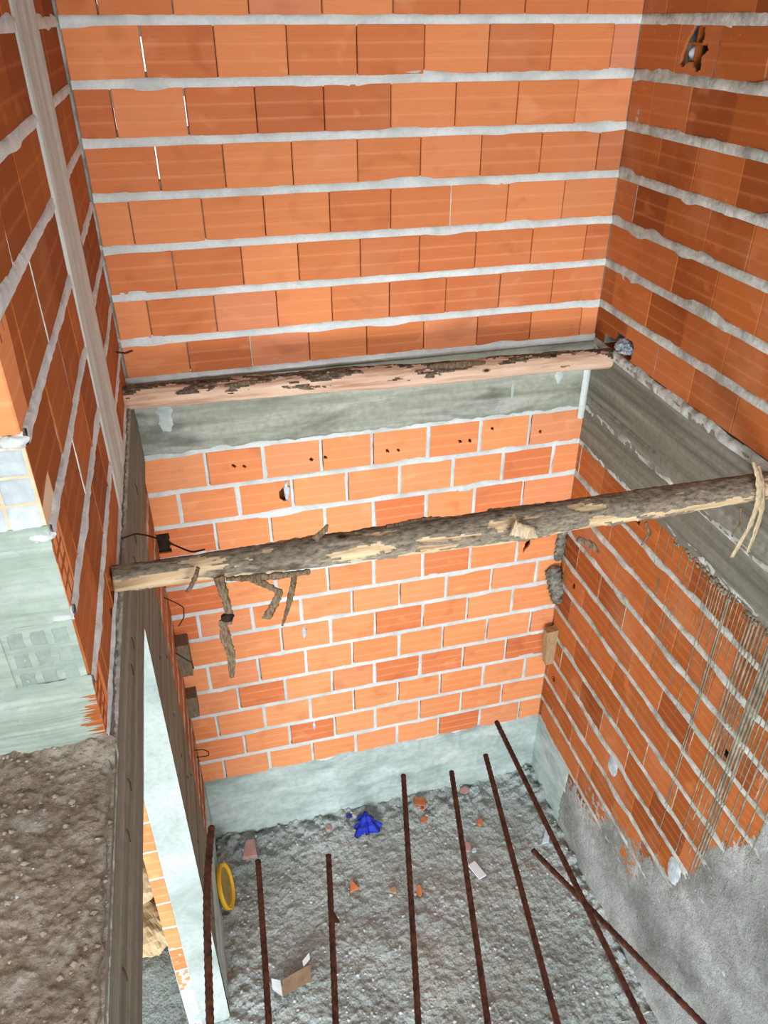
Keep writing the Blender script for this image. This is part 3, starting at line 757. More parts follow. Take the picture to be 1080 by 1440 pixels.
# ---- upper slab: rubble-strewn landing at the left, bare slab under the viewer
mb = MB()
def fs(a, b):
    x = lerp(-1.15, XL + .019, a); y = lerp(.3, 1.505, b)
    h = .008 * fbm((x, y, 1), 4, 3) + .006 * fbm((x, y, 3), 17, 3) + .006 * max(-.2, fbm((x, y, 6), 44, 2)) + .005 * max(0, fn((x * 95, y * 95, 2)))
    e = max(0, 1 - (1.5 - y) / .10) * .022 * (1 + fbm((x, y, 2), 14, 3))
    k = clamp((XL + .019 - x) / .02)
    return (x, y, -1.574 + (h + e) * (.3 + .7 * k))
mb.grid(190, 270, fs, 0)
mb.box((-1.6, .3, -1.75), (XL, 1.5, -1.60), 1); mb.box((-1.6, 1.5, -1.75), (XL - .05, 3.8, -1.60), 1)
mb.box((-3.2, -3.0, -1.78), (XL, .30, -1.60), 1)
mb.box((XL, -3.0, -1.78), (XR, .34, -1.60), 1)
mb.box((-3.2, .30, -1.78), (-1.6, 3.8, -1.60), 1)
slab = tag(mb.build('floor_slab', [M_SLAB, M_CEIL]), kind='structure')
# unseen ceiling over the upper storey, added to cut the light from above
mb = MB(); mb.box((-3.2, -1.2, 1.2), (XR + .2, 4.0, 1.35))
tag(mb.build('ceiling', M_CEIL), kind='structure')

# loose crumbs of mortar and brick on both floors
def crumbs(name, n, place, mats, lo, hi, par):
    mb = MB()
    for _ in range(n):
        x, y, z = place(); r = lo + (hi - lo) * R(0, 1) ** 3; m = 0 if R(0, 1) < .965 else (1 if R(0, 1) < .2 else 2)
        ax = (R(.7, 1.2), R(.7, 1.2), R(.5, .9)); ph = R(0, 6); ids = []
        top = mb.vert((x, y, z + r * ax[2])); bot = mb.vert((x, y, z - r * .6))
        r1 = [mb.vert((x + math.cos(ph + k * 1.2566) * r * ax[0] * R(.75, 1.1), y + math.sin(ph + k * 1.2566) * r * ax[1] * R(.75, 1.1), z + r * R(-.1, .4))) for k in range(5)]
        for k in range(5):
            mb.face((r1[k], r1[(k + 1) % 5], top), m); mb.face((r1[(k + 1) % 5], r1[k], bot), m)
    return tag(mb.build(name, mats, par), kind='stuff')
def pf1():
    while True:
        x = R(-.33, 2.18); y = R(2.0, 3.77)
        e = min(YL - y, XR - x, (x - XL) * 1.3)
        if R(0, 1) < .35 + .65 * max(0, 1 - e / .3): return x, y, -5.235 + fh(x, y) + .001
def pf2():
    b = 1 - R(0, 1) ** 1.4; a = R(0.1, .995); return fs(a, b)
M_CRUMB = plain('mortar_crumb', srgb(150, 150, 150), .95, .1, srgb(205, 206, 208), 30, .5)
M_CRUMB_B = plain('brown_crumb', srgb(120, 104, 88), .95, .1, srgb(176, 164, 150), 30, .5)
crumbs('ground_rubble', 2600, pf1, [M_CRUMB, M_SHARD, M_WHITE], .003, .018, floor)
crumbs('slab_rubble', 1500, pf2, [M_CRUMB_B, M_SHARD, M_WHITE], .002, .011, slab)

# ------------------------------------------------------------------ the two poles
def pole(name, mat, a, b, r0, rm, r1, sag, seed, label, over=.03, amp=.08):
    mb = MB(); n = 420; NA = 60; pts = []
    a = Vector(a); b = Vector(b)
    for k in range(n + 1):
        t = k / n; p = a.lerp(b, t)
        p.z += sag * math.sin(t * math.pi) + .008 * fn((t * 4, seed, 0)); p.y += .012 * fn((t * 3, seed, 5))
        pts.append(p)
    far = amp < .09
    def bark(t, an):
        c = math.cos(an); sn = math.sin(an)
        m = fbm((t * 11 + seed, c * 1.1, sn * 1.1), 1, 4) + .35 * fn((t * 46, c * 4, sn * 4 + seed))
        if far: m += -.55 + .75 * c
        else: m += .22 + .30 * c - .75 * clamp(1 - t / .17) * (1 if c < .55 else .2) - .45 * clamp((t - .82) / .1) * (1 if c < .35 else 0)
        return clamp((m + .06) / .12)
    def rad(k, an):
        t = k / n
        r = lerp(r0, rm, t * 2) if t < .5 else lerp(rm, r1, t * 2 - 1)
        q = fbm((t * 14, math.cos(an) * .9 + seed, math.sin(an) * .9), 1.2, 3)
        q2 = fbm((t * 60, math.cos(an) * 4.4 + seed, math.sin(an) * 4.4), 1.4, 3)
        bk = bark(t, an)
        return r * (.96 + amp * .8 * q + bk * (.075 + .055 * q2) + .012 * fn((t * 20, an * 9, seed)))
    mb.tube(pts, rad, NA)
    for fi, f in enumerate(mb.f):
        k = fi // NA; an = 2 * math.pi * ((fi % NA) + .5) / NA
        mb.t[fi] = bark((k + .5) / n, an) if len(f) == 4 else 0
    base = tuple((a + b) / 2 - Vector((0, 0, rm)))
    o = mb.build(name, mat, org=base)
    tag(o, label, 'pole', 'timber poles laid across the stairwell')
    return o
pole_far = pole('timber_pole', M_LOG_PALE, (-.36, 3.60, -1.530), (2.27, 3.60, -1.585), .055, .060, .052, .0, 2.0,
                'thin peeled pinkish wooden pole along the foot of the upper back wall')
pole_near = pole('timber_pole', M_LOG_BARK, (-.345, 2.10, -1.497), (2.185, 2.252, -1.620), .041, .062, .055, -.008, 6.0,
                 'thick bark-covered wooden pole with hanging shreds, spanning the middle of the stairwell', amp=.10)
def strip(name, pts, w, mat, parent, th=.0035, label=None, twist=0):
    mb = MB()
    P0 = [Vector(p) for p in pts]; out = []; n = 40
    for k in range(n + 1):
        t = k / n * (len(P0) - 1); i = min(int(t), len(P0) - 2); out.append(P0[i].lerp(P0[i + 1], t - i))
    # soften corners
    for _ in range(3): out = [out[0]] + [(out[i - 1] + out[i] * 2 + out[i + 1]) / 4 for i in range(1, n)] + [out[-1]]
    ph = R(0, 30)
    def rad(k, an):
        t = k / n; ww = pl(t, w) if isinstance(w, list) else w
        return (th * (1 + .5 * fn((k * .5, an, ph))), ww * (1 + .3 * fn((k * .45, ph, 1)) + .3 * fn((k * 1.3, ph, an))))
    mb.tube(out, rad, 10, flat=(.15 + twist, -1, .1))
    o = mb.build(name, mat, parent)
    if label: tag(o, label)
    return o
yN = 2.06
strip('bark_strip', [(-.022, yN, -1.518), (-.012, yN - .01, -1.588), (-.005, yN - .01, -1.668), (-.018, yN - .012, -1.708)], [(0, .017), (.6, .013), (1, .016)], M_BARK, pole_near, label='frayed brown bark shred above a dark knot')
strip('bark_strip', [(-.030, yN - .01, -1.688), (-.028, yN - .014, -1.768), (-.018, yN - .014, -1.838), (-.026, yN - .014, -1.948)], [(0, .012), (.3, .018), (.8, .014), (1, .008)], M_BARK, pole_near, label='long dangling bark strip')
mb = MB(); cc = Vector((-.012, yN - .012, -1.680))
mb.grid(12, 16, lambda a, b: tuple(cc + Vector((math.sin(a * math.pi) * math.cos(b * 6.283) * .022, math.sin(a * math.pi) * math.sin(b * 6.283) * .014, math.cos(a * math.pi) * .016)) * (1 + .3 * fn((a * 4, math.cos(b * 6.283) * 2, math.sin(b * 6.283) * 2)))))
tag(mb.build('bark_knot', M_DARK, pole_near), 'dark curled knot in the hanging bark')
strip('bark_strip', [(.075, yN - .025, -1.523), (.13, yN - .045, -1.553), (.165, yN - .04, -1.588), (.14, yN - .03, -1.648), (.112, yN - .03, -1.698)], [(0, .014), (.4, .010), (.6, .016), (1, .019)], M_BARK, pole_near)
strip('bark_strip', [(.222, yN, -1.553), (.21, yN - .02, -1.588), (.19, yN - .03, -1.658), (.163, yN - .03, -1.738)], [(0, .010), (.5, .012), (1, .004)], M_BARK, pole_near)
strip('bark_strip', [(-.125, 2.03, -1.535), (-.11, 2.018, -1.51), (-.088, 2.03, -1.475), (-.08, 2.05, -1.462)], [(0, .006), (.5, .008), (1, .006)], M_BARK, pole_near)
strip('bark_strip', [(.30, 2.10, -1.455), (.335, 2.10, -1.425), (.345, 2.10, -1.405)], [(0, .016), (1, .005)], M_BARK, pole_near)
strip('bark_strip', [(.0, 2.035, -1.513), (.08, 2.03, -1.520), (.18, 2.03, -1.530), (.27, 2.04, -1.538)], [(0, .006), (.4, .014), (1, .010)], M_BARK, pole_near, th=.006)
strip('bark_strip', [(.56, 2.16, -1.490), (.70, 2.18, -1.496), (.84, 2.185, -1.512)], [(0, .010), (.5, .013), (1, .006)], M_BARK, pole_near, th=.005, twist=1.5)
strip('bark_strip', [(.95, 2.20, -1.510), (1.15, 2.21, -1.525), (1.3, 2.21, -1.530)], [(0, .008), (1, .008)], M_BARK, pole_near, th=.005, twist=1.5)
strip('bark_strip', [(1.00, 2.09, -1.52), (1.06, 2.082, -1.545), (1.10, 2.09, -1.575)], [(0, .03), (.6, .024), (1, .006)], M_FIBRE, pole_near, th=.006)
strip('bark_strip', [(1.27, 2.10, -1.62), (1.33, 2.09, -1.655), (1.36, 2.09, -1.69)], [(0, .012), (.5, .014), (1, .004)], M_BARK, pole_near)
strip('bark_strip', [(1.58, 2.15, -1.63), (1.60, 2.14, -1.68), (1.575, 2.14, -1.73)], [(0, .006), (.5, .009), (1, .005)], M_BARK, pole_near)
for pts, w, l in (([(2.055, 2.22, -1.47), (2.075, 2.19, -1.53), (2.09, 2.17, -1.62), (2.085, 2.17, -1.74), (2.05, 2.18, -1.90)], [(0, .007), (.35, .016), (.6, .014), (1, .011)], 'pale fibrous shred hanging to a split end'),
                  ([(2.085, 2.22, -1.49), (2.095, 2.185, -1.56), (2.12, 2.17, -1.68), (2.125, 2.175, -1.80), (2.12, 2.18, -1.89)], [(0, .008), (.3, .018), (.7, .013), (1, .009)], 'straight pale fibrous shred'),
                  ([(2.03, 2.19, -1.66), (2.045, 2.18, -1.72), (2.03, 2.19, -1.80)], [(0, .004), (.5, .006), (1, .003)], None)):
    strip('bark_shred', pts, w, M_FIBRE if l else M_BARK, pole_near, label=l, th=.004)
# dark splits and a lifted flake on the far pole
strip('bark_flake', [(1.15, 3.555, -1.505), (1.3, 3.552, -1.51), (1.45, 3.555, -1.515)], [(0, .010), (.5, .02), (1, .008)], M_BARK, pole_far, th=.006)
strip('bark_flake', [(.12, 3.556, -1.50), (.22, 3.555, -1.495), (.34, 3.56, -1.50)], [(0, .006), (.5, .012), (1, .006)], M_BARK, pole_far, th=.006)
strip('bark_flake', [(.52, 3.55, -1.545), (.62, 3.548, -1.55), (.70, 3.552, -1.548)], [(0, .006), (.5, .014), (1, .006)], M_BARK, pole_far, th=.006)

# ------------------------------------------------------------------ reinforcing bars
def rebar(base, tip, r, label, bend=None, sag=0.0):
    mb = MB(); a = Vector(base); b = Vector(tip); L = (b - a).length
    n = int(L / .0045); pts = []
    side = Vector((R(-.004, .004), 0, 0))
    for k in range(n + 1):
        t = k / n; p = a.lerp(b, t) + side * math.sin(t * 3.14) + Vector((0, 0, sag * math.sin(t * math.pi)))
        if bend and t > bend[0]: p += Vector(bend[1]) * ((t - bend[0]) / (1 - bend[0])) ** 1.6
        pts.append(p)
    mb.tube(pts, lambda k, an: r * (1.0 + (.14 if (k % 3 == 0) else 0) * (1 if abs(math.sin(an)) > .25 else .4) + .05 * fn((k * .3, an, 1))), 10)
    o = mb.build('steel_rebar', M_RUST, org=base)
    return tag(o, label, 'rebar', 'rusty starter bars over the stairwell')
def ext(b, t, y=.30):      # continue the bar back into the slab edge
    b = Vector(b); t = Vector(t); k = (b.y - y) / (t.y - b.y)
    return tuple(b - (t - b) * k)
bars = [((-.039, .746, -1.6), (-.016, 1.087, -1.6), 'short straight rusty rebar, the one next to the thick bent-tipped bar'),
        ((.084, .715, -1.6), (.14, 1.06, -1.6), 'short rusty rebar with a small scrap caught on its side'),
        ((.237, .675, -1.6), (.363, 1.23, -1.6), 'long rusty rebar running between the blue cloth and the hollow brick fragment'),
        ((.363, .643, -1.6), (.483, 1.21, -1.6), 'long rusty rebar passing beside the white card on the floor'),
        ((.492, .609, -1.6), (.584, 1.237, -1.6), 'long rusty rebar ending near the pink shard at the back wall'),
        ((.648, .569, -1.6), (.652, 1.335, -1.6), 'longest rusty rebar, its tip reaching the corner and crossing a slanted bar'),
        ]
barobjs = []
for b, t, l in bars:
    barobjs.append(rebar(ext(b, t), t, .0062, l))
rebar(ext((.765, .56, -1.63), (.603, .975, -1.63), .30), (.603, .975, -1.63), .0062, 'rusty rebar lying aslant under the longest bar, pointing towards the back wall')
rebar((-.150, .30, -1.57), (-.112, 1.06, -1.41), .0070, 'thick rusty rebar with a bent tip in front of the white pier', bend=(.78, (.012, .02, -.03)))
# scrap on the second bar
mb = MB(); q = [(.112, .905, -1.598), (.117, .955, -1.598), (.135, .903, -1.606)]
i0 = [mb.vert(p) for p in q]; i1 = [mb.vert((p[0], p[1], p[2] + .003)) for p in q]
mb.face(i1); mb.face(i0[::-1])
for k in range(3): mb.face((i0[k], i0[(k + 1) % 3], i1[(k + 1) % 3], i1[k]))
tag(mb.build('wire_scrap', M_WIRE, barobjs[1]), 'small dark triangular scrap caught on the bar')

# ------------------------------------------------------------------ litter on the floor
def zf(x, y): return -5.235 + fh(x, y)
def shard(name, x, y, size, mat, label, cat, rot=0, tilt=.3, shape=None, group=None, up=.006, dz=0):
    """broken flat piece with an irregular outline and real thickness"""
    mb = MB(); n = len(shape) if shape else 6; z = zf(x, y) + up + dz
    base = (x, y, z)
    cr, sr = math.cos(rot), math.sin(rot)
    sh = shape or [(math.cos(k / n * 6.283) * R(.6, 1.1), math.sin(k / n * 6.283) * R(.6, 1.1)) for k in range(n)]
    th = size[2]; lo = []; hi = []; md = []
    for (a, b) in sh:
        a *= size[0]; b *= size[1]; X = a * cr - b * sr; Yy = a * sr + b * cr; dz = b * tilt
        lo.append(mb.vert((x + X, y + Yy, z + dz - .004))); hi.append(mb.vert((x + X * .94, y + Yy * .94, z + dz + th + R(-.002, .002))))
    mb.face(hi, 0); mb.face(lo[::-1], 0)
    for k in range(n): mb.face((lo[k], lo[(k + 1) % n], hi[(k + 1) % n], hi[k]), 0)
    return tag(mb.build(name, mat, org=base), label, cat, group)
SQ = [(-1, -.9), (1, -1), (.9, 1), (-1, .95)]
G = 'broken brick pieces on the lower floor'
s1 = MB(); bx = Vector((1.215, 3.655, zf(1.215, 3.655)))
# hollow block fragment: two cells open to the viewer
def hb(mb, o, w, d, h, rot, nc):
    cr, sr = math.cos(rot), math.sin(rot)
    f = lambda a, b, c: (o.x + a * cr - b * sr, o.y + a * sr + b * cr, o.z + c)
    t = .008
    mb.box((-w / 2, 0, 0), (w / 2, d, t), 0, .5, f); mb.box((-w / 2, 0, h - t), (w / 2, d, h), 0, .5, f)
    for k in range(nc + 1):
        x = -w / 2 + (w - t) * k / nc; mb.box((x, 0, t * .9), (x + t, d * R(.75, 1), h - t * .9), 0, .5, f)
hb(s1, bx, .085, .07, .055, -.35, 2)
tag(s1.build('brick_fragment', M_SHARD, org=tuple(bx)), 'hollow orange brick fragment near the back wall, beside a rebar', 'brick', G)
shard('brick_fragment', 1.225, 3.56, (.035, .028, .012), M_SHARD, 'small orange brick chip just in front of the hollow fragment', 'brick', .4, .2, group=G)
shard('brick_fragment', .58, 3.188, (.036, .040, .018), M_SHARD, 'small triangular orange brick chip in the open floor, beyond the scrap-hung rebar', 'brick', .2, .3, [(-1, -.8), (1, -.8), (.1, 1)], group=G)
shard('brick_fragment', .50, 3.66, (.03, .03, .014), M_PINK, 'dusty pink brick chip left of the blue cloth', 'brick', .9, .2, group=G)
shard('brick_fragment', 1.61, 3.73, (.058, .03, .02), M_PINK, 'flat pinkish brick piece lying against the plaster skirt', 'brick', .2, .3, group=G)
shard('brick_fragment', 1.635, 3.44, (.035, .03, .016), M_SHARD, 'half-buried reddish brick chip between the two longest straight rebars', 'brick', .5, .3, group=G)
shard('brick_fragment', -.10, 3.62, (.055, .065, .03), M_PINK, 'pale pink brick piece on the floor above the yellow lid', 'brick', -.1, .2, [(-1, -.9), (1, -.9), (.7, 1), (-.5, .9)], group=G)
shard('brick_fragment', 1.03, 3.03, (.022, .045, .016), M_SHARD, 'narrow orange brick sliver half hidden by a long rebar', 'brick', -.1, .2, group=G)
shard('brick_fragment', 1.475, 3.27, (.045, .035, .020), M_PINK, 'rounded pinkish brick chip beside the rebar above the white card', 'brick', .6, .2, group=G)
shard('plaster_chip', 1.515, 3.235, (.02, .018, .012), M_WHITE, 'tiny white plaster chip next to the pinkish brick chip', 'chip', .3, .2)
shard('plaster_chip', 2.065, 3.19, (.034, .058, .008), M_WHITE, 'pointed white scrap by the right-hand wall near a rebar', 'chip', -.35, .3, [(-1, -1), (.6, -.7), (.9, .3), (.1, 1)], up=.02)
shard('wood_chip', .85, 3.075, (.04, .026, .014), M_BOARD_T, 'small tan wooden chip on the floor left of a long rebar', 'chip', .1, .2)
shard('paper_card', 1.478, 3.075, (.034, .066, .002), M_PAPER, 'small white rectangular card lying on the floor', 'card', .38, .15, SQ, up=.022)
# bent board / carton scrap
mb = MB(); bc = (.075, 2.60, zf(.075, 2.60) + .01)
def bq(a, b):
    return (bc[0] - .085 + .19 * a + .012 * b, bc[1] - .045 + .085 * b + .05 * a - .0, bc[2] + .012 + .035 * b + .004 * math.sin(a * 3))
mb.grid(10, 6, bq); mb.grid(10, 6, lambda a, b: tuple(Vector(bq(1 - a, b)) - Vector((0, 0, .004))))
mb.grid(8, 4, lambda a, b: (bc[0] - .085 - .055 * b, bc[1] - .045 + .085 * a * (1 - .4 * b) + .045 * b, bc[2] + .012 + .035 * a + .03 * b), 1)
mb.grid(6, 4, lambda a, b: (bc[0] + .07 + .05 * a, bc[1] + .085 + .04 * a + .035 * b, bc[2] + .045 + .012 * b), 1)
tag(mb.build('carton_scrap', [M_CARD, M_MORTAR], org=bc), 'brown torn carton scrap on the floor between two short rebars', 'carton')
# blue cloth
def crumple(name, c, sz, mat, label, cat, seed, amp=.45, group=None):
    mb = MB(); c = (c[0], c[1], c[2])
    def f(a, b):
        th = a * math.pi / 2; ph = b * 6.2832
        d = Vector((math.sin(th) * math.cos(ph), math.sin(th) * math.sin(ph), math.cos(th)))
        cr = noise.cell(d * 3 + Vector((seed, 0, 0))) * .18
        rr = 1 + amp * .7 * fbm(d * 1.6 + Vector((seed, 2, 1)), 1.2, 2) +   .34 * abs(fn(tuple(d * 2.6 + Vector((seed, seed, 0))))) + cr * .2
        return (c[0] + d.x * sz[0] * rr, c[1] + d.y * sz[1] * rr, c[2] + d.z * sz[2] * rr - .008)
    mb.grid(26, 54, f, smooth=False)
    return tag(mb.build(name, mat, org=c), label, cat, group)
mb = MB(); bc = (.785, 3.625, zf(.785, 3.625) - .004)
def drape(a, b):
    th = b * 6.2832
    r = a * .094 * (1 + .26 * math.cos(3 * th + 1.55) + .15 * math.cos(8 * th + 1) * a + .10 * fn((math.cos(th) * 3, math.sin(th) * 3, 2)))
    z = .118 * (1 - a) ** 1.15 * (1 + .3 * fn((a * 4, math.cos(th) * 2, math.sin(th) * 2))) + .012 * a * math.cos(8 * th + 1) + .012 * abs(fn((a * 9, math.cos(th) * 5, math.sin(th) * 5)))
    return (bc[0] + r * math.cos(th), bc[1] + r * math.sin(th) + .02 * (1 - a), bc[2] + max(-.004, z))
mb.grid(18, 64, drape, smooth=False)
tag(mb.build('crumpled_cloth', M_BLUE, org=bc), 'crumpled bright blue cloth on the floor near the back wall', 'cloth')
crumple('crumpled_cloth', (.665, 3.735, zf(.665, 3.735) - .01), (.034, .028, .03), M_BLUE_D, 'small dusty dark blue rag against the plaster skirt', 'cloth', 8.3)
# yellow bucket lid leaning on the wall
yl = Vector((-.285, 3.30, -5.06)); lid = bpy.data.objects.new('bucket_lid', None); COL.objects.link(lid)
lid.location = (yl.x, yl.y, yl.z - .148 + H); lid['_org'] = [yl.x, yl.y, yl.z - .148]
tag(lid, 'round yellow plastic bucket lid leaning against the lower left-hand wall', 'lid')
RL = .152
N_ = Vector((1, -.10, .24)).normalized(); T_ = Vector((0, 1, 0)); T_ = (T_ - N_ * T_.dot(N_)).normalized(); B_v = N_.cross(T_)
def lp(r, an, h): return tuple(yl + T_ * (math.cos(an) * r) + B_v * (math.sin(an) * r) + N_ * h)
prof = [(RL - .030, -.002), (RL - .016, .002), (RL - .014, .010), (RL - .008, .013), (RL - .002, .012), (RL, .006), (RL, -.016), (RL - .006, -.016), (RL - .006, -.004), (RL - .03, -.006)]
mb = MB(); mb.grid(64, len(prof) - 1, lambda a, b: lp(prof[round(b * (len(prof) - 1))][0], a * 6.2832, prof[round(b * (len(prof) - 1))][1]))
tag(mb.build('lid_rim', M_YELLOW, lid), 'bright yellow raised rim')
mb = MB(); mb.grid(12, 64, lambda a, b: lp(.001 + (RL - .028) * a, b * 6.2832, -.002 + .0012 * math.cos(a * 20)))
mb.grid(3, 64, lambda a, b: lp(.001 + (RL - .03) * a, -b * 6.2832, -.006))
tag(mb.build('lid_disc', M_LIDFACE, lid), 'dusty brownish inner disc')
# kraft paper sacks in the room beyond
def sack(c, sz, rot, seed, label):
    mb = MB(); cr, sr = math.cos(rot), math.sin(rot)
    def f(a, b):
        u = a * 2 - 1; ph = b * 6.2832
        w = (1 - abs(u) ** 5) ** .5 if abs(u) < 1 else 0
        x = u * sz[0]; y = math.cos(ph) * sz[1] * (.55 + .45 * w); z = math.sin(ph) * sz[2] * w
        k = 1 + .16 * fbm((u * 3 + seed, math.cos(ph) * 2, math.sin(ph) * 2), 1, 4) + .12 * abs(fn((u * 6, math.cos(ph) * 4 + seed, math.sin(ph) * 4)))
        y *= k; z *= k
        return (c[0] + x * cr - y * sr, c[1] + x * sr + y * cr, c[2] + z)
    mb.grid(44, 40, f, smooth=False)
    return tag(mb.build('paper_sack', M_SACK, org=(c[0], c[1], c[2] - sz[2])), label, 'sack', 'kraft paper sacks beyond the pier')
sack((-1.00, 3.14, -5.07), (.34, .22, .12), .25, 1.0, 'crumpled kraft paper sack lying on the floor beyond the white pier, underneath another')
sack((-.98, 3.40, -4.80), (.30, .20, .10), -.2, 5.0, 'crumpled kraft paper sack on top, beyond the white pier')

# ------------------------------------------------------------------ odds and ends fixed to the walls
def plank(name, lo, hi, mat, label, rot=0, tiltz=0):
    mb = MB(); c = Vector([(a + b) / 2 for a, b in zip(lo, hi)])
    h = Vector([(b - a) / 2 for a, b in zip(lo, hi)])
    Mx = Matrix.Rotation(rot, 3, 'Y') @ Matrix.Rotation(tiltz, 3, 'Z')
    n = 8
    def q(p): return tuple(c + Mx @ Vector((p[0] * h.x, p[1] * h.y, p[2] * h.z)))
    for ax in range(3):
        for sgn in (-1, 1):
            def g(a, b, ax=ax, sgn=sgn):
                p = [0, 0, 0]; p[ax] = sgn; p[(ax + 1) % 3] = (a * 2 - 1) * (1 if sgn > 0 else -1); p[(ax + 2) % 3] = b * 2 - 1
                e = .03 * fbm((p[0] * 2, p[1] * 2 + c.z, p[2] * 3), 1.3, 3)
                return q((p[0] * (1 + e), p[1] * (1 + e), p[2] * (1 + e)))
            mb.grid(n, n, g, smooth=False)
    return tag(mb.build(name, mat, org=tuple(c - Vector((0, 0, h.z)))), label, 'wood block', 'formwork wood blocks wedged in the wall corners')
plank('wood_block', (XL - .03, 3.68, -3.43), (-.275, 3.79, -3.18), M_BOARD, 'longer grey wood block sticking out of the left corner, upper of two')
plank('wood_block', (XL - .03, 3.69, -3.80), (-.283, 3.79, -3.63), M_BOARD, 'short dark grey wood block in the left corner, lower of two')
plank('wood_block', (2.125, 3.69, -3.93), (2.215, 3.75, -3.62), M_BOARD_T, 'tan wood block standing in the right corner of the lower walls', rot=-.08)
def crust(name, path, rr, label, seed, parent=None, cat='mortar'):
    mb = MB(); P0 = [Vector(p) for p in path]; n = 40; out = []
    for k in range(n + 1):
        t = k / n * (len(P0) - 1); i = min(int(t), len(P0) - 2); out.append(P0[i].lerp(P0[i + 1], t - i))
    def rad(k, an):
        t = k / n; e = min(1, min(t, 1 - t) * 9 + .35)
        q = 1 + .55 * fbm((t * 16, math.cos(an) * 2 + seed, math.sin(an) * 2), 1, 4)
        return (rr[0] * q * e, rr[1] * q * e)
    mb.tube(out, rad, 22, flat=(0, -1, 0))
    return tag(mb.build(name, M_MORTAR_BLOB, org=path[-1]), label, cat, 'crusted mortar lumps in the right corner')
crust('mortar_lump', [(2.115, 3.76, -3.11), (2.15, 3.755, -3.2), (2.185, 3.745, -3.31), (2.20, 3.73, -3.40)], (.035, .052), 'slanted crusty grey mortar lump in the corner below the bark-covered pole', 2.2)
crust('mortar_lump', [(2.155, 3.775, -2.74), (2.165, 3.775, -2.85), (2.165, 3.775, -2.98), (2.16, 3.775, -3.07)], (.022, .030), 'upright ragged mortar ridge in the corner just under the bark-covered pole', 5.1)
# rag stuffed above the far pole's end
crumple('stuffed_rag', (2.205, 3.49, -1.492), (.035, .055, .05), M_RAG, 'blue-grey rag stuffed in the wall hole above the peeled pole end', 'rag', 4.4, .5)
mb = MB()
def wire(name, pts, r, label, n=30):
    mb = MB(); P0 = [Vector(p) for p in pts]; out = []
    for k in range(n + 1):
        t = k / n * (len(P0) - 1); i = min(int(t), len(P0) - 2); out.append(P0[i].lerp(P0[i + 1], t - i))
    for _ in range(2): out = [out[0]] + [(out[i - 1] + out[i] * 2 + out[i + 1]) / 4 for i in range(1, n)] + [out[-1]]
    mb.tube(out, r, 7)
    return tag(mb.build(name, M_WIRE, org=tuple(P0[0])), label, 'wire', 'rusty tie wires in the left corner')
wire('tie_wire', [(XL + .012, 2.42, -1.555), (-.29, 2.44, -1.555), (-.245, 2.40, -1.545), (-.18, 2.32, -1.53), (-.10, 2.20, -1.505), (-.055, 2.14, -1.46)], .0032, 'long bent rusty wire running from the left beam to the bark-covered pole')
wire('tie_wire', [(XL, 3.60, -2.74), (-.29, 3.60, -2.79), (-.255, 3.60, -2.83), (-.262, 3.60, -2.90), (-.30, 3.60, -2.96)], .0035, 'angular loop of rusty wire just under the left end of the bark-covered pole')
wire('tie_wire', [(XL, 3.60, -4.0), (-.29, 3.60, -4.01), (-.262, 3.60, -4.04), (-.265, 3.60, -4.075), (XL + .005, 3.60, -4.07)], .0035, 'small hooked rusty wire low in the left corner above the plaster')
wire('tie_wire', [(XL, 3.6, -1.30), (-.31, 3.6, -1.31), (-.275, 3.6, -1.30)], .005, 'short nail-like wire in the left corner above the peeled pole')
wire('tie_wire', [(XL, 3.64, -3.19), (-.30, 3.62, -3.235), (-.265, 3.62, -3.27), (-.262, 3.62, -3.32)], .0035, 'rusty wire draped over the longer wood block')

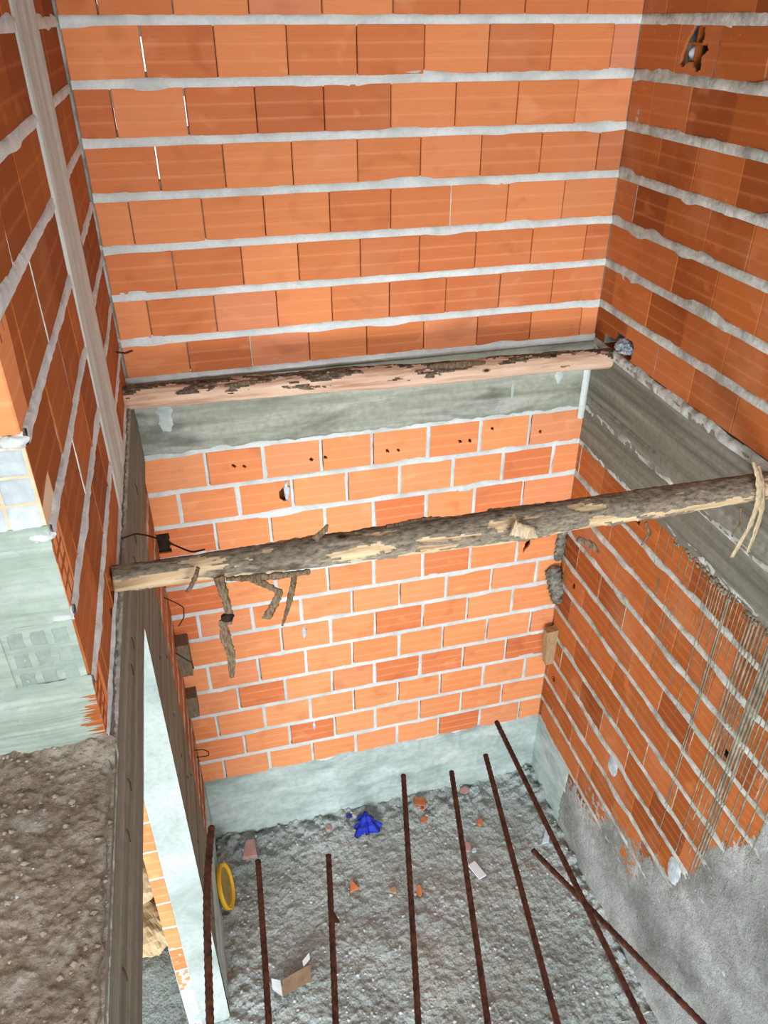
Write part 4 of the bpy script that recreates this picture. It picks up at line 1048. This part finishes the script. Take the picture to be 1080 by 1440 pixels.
# ------------------------------------------------------------------ light
w = bpy.data.worlds.new('overcast'); S.world = w; w.use_nodes = True
nt = w.node_tree; bg = nt.nodes['Background']
tc = nt.nodes.new('ShaderNodeTexCoord'); sx = nt.nodes.new('ShaderNodeSeparateXYZ'); nt.links.new(tc.outputs['Generated'], sx.inputs[0])
rp = nt.nodes.new('ShaderNodeValToRGB'); mr = nt.nodes.new('ShaderNodeMapRange'); mr.inputs['From Min'].default_value = -1; mr.inputs['From Max'].default_value = 1
nt.links.new(sx.outputs[2], mr.inputs['Value']); nt.links.new(mr.outputs[0], rp.inputs[0])
cr = rp.color_ramp; cr.elements[0].position = .30; cr.elements[0].color = (.50, .48, .44, 1)
cr.elements[1].position = .50; cr.elements[1].color = (.90, .95, 1.0, 1)
nt.links.new(rp.outputs[0], bg.inputs[0]); bg.inputs[1].default_value = 1.5

def area(name, loc, target, sx_, sy_, energy, col):
    l = bpy.data.lights.new(name, 'AREA'); l.shape = 'RECTANGLE'; l.size = sx_; l.size_y = sy_; l.energy = energy; l.color = col
    o = bpy.data.objects.new(name, l); COL.objects.link(o); o.location = (loc[0], loc[1], loc[2] + H)
    d = Vector(target) - Vector(loc); o.rotation_euler = d.to_track_quat('-Z', 'Y').to_euler(); return o
area('daylight_lower_opening', (-1.15, -1.4, -3.75), (.8, 3.6, -4.7), 3.0, 1.6, 255, (.90, .96, 1.0))
area('daylight_upper_opening', (.75, -2.4, -.25), (.7, 3.8, -.9), 2.6, 1.7, 113, (.96, .985, 1.0))

# ------------------------------------------------------------------ camera
cam = bpy.data.cameras.new('camera'); co = bpy.data.objects.new('camera', cam); COL.objects.link(co)
p_, y_, r_ = math.radians(32.595), math.radians(14.335), math.radians(-.106)
cy, sy = math.cos(y_), math.sin(y_); cp, sp = math.cos(p_), math.sin(p_)
right = Vector((cy, -sy, 0)); fw = Vector((sy * cp, cy * cp, -sp)); up = right.cross(fw)
c_, s_ = math.cos(r_), math.sin(r_)
r2 = right * c_ + up * s_; u2 = up * c_ - right * s_
mw = Matrix((r2, u2, -fw)).transposed().to_4x4(); mw.translation = Vector((0, 0, H))
co.matrix_world = mw
cam.sensor_fit = 'VERTICAL'; cam.sensor_height = 36; cam.lens = 1092.5 * 36 / 1440; cam.clip_start = .02
S.camera = co
for o in bpy.data.objects:
    if '_org' in o: del o['_org']
S.view_settings.view_transform = 'Standard'; S.view_settings.look = 'None'; S.view_settings.gamma = 1
S.view_settings.exposure = 0.35; S.view_settings.use_curve_mapping = False
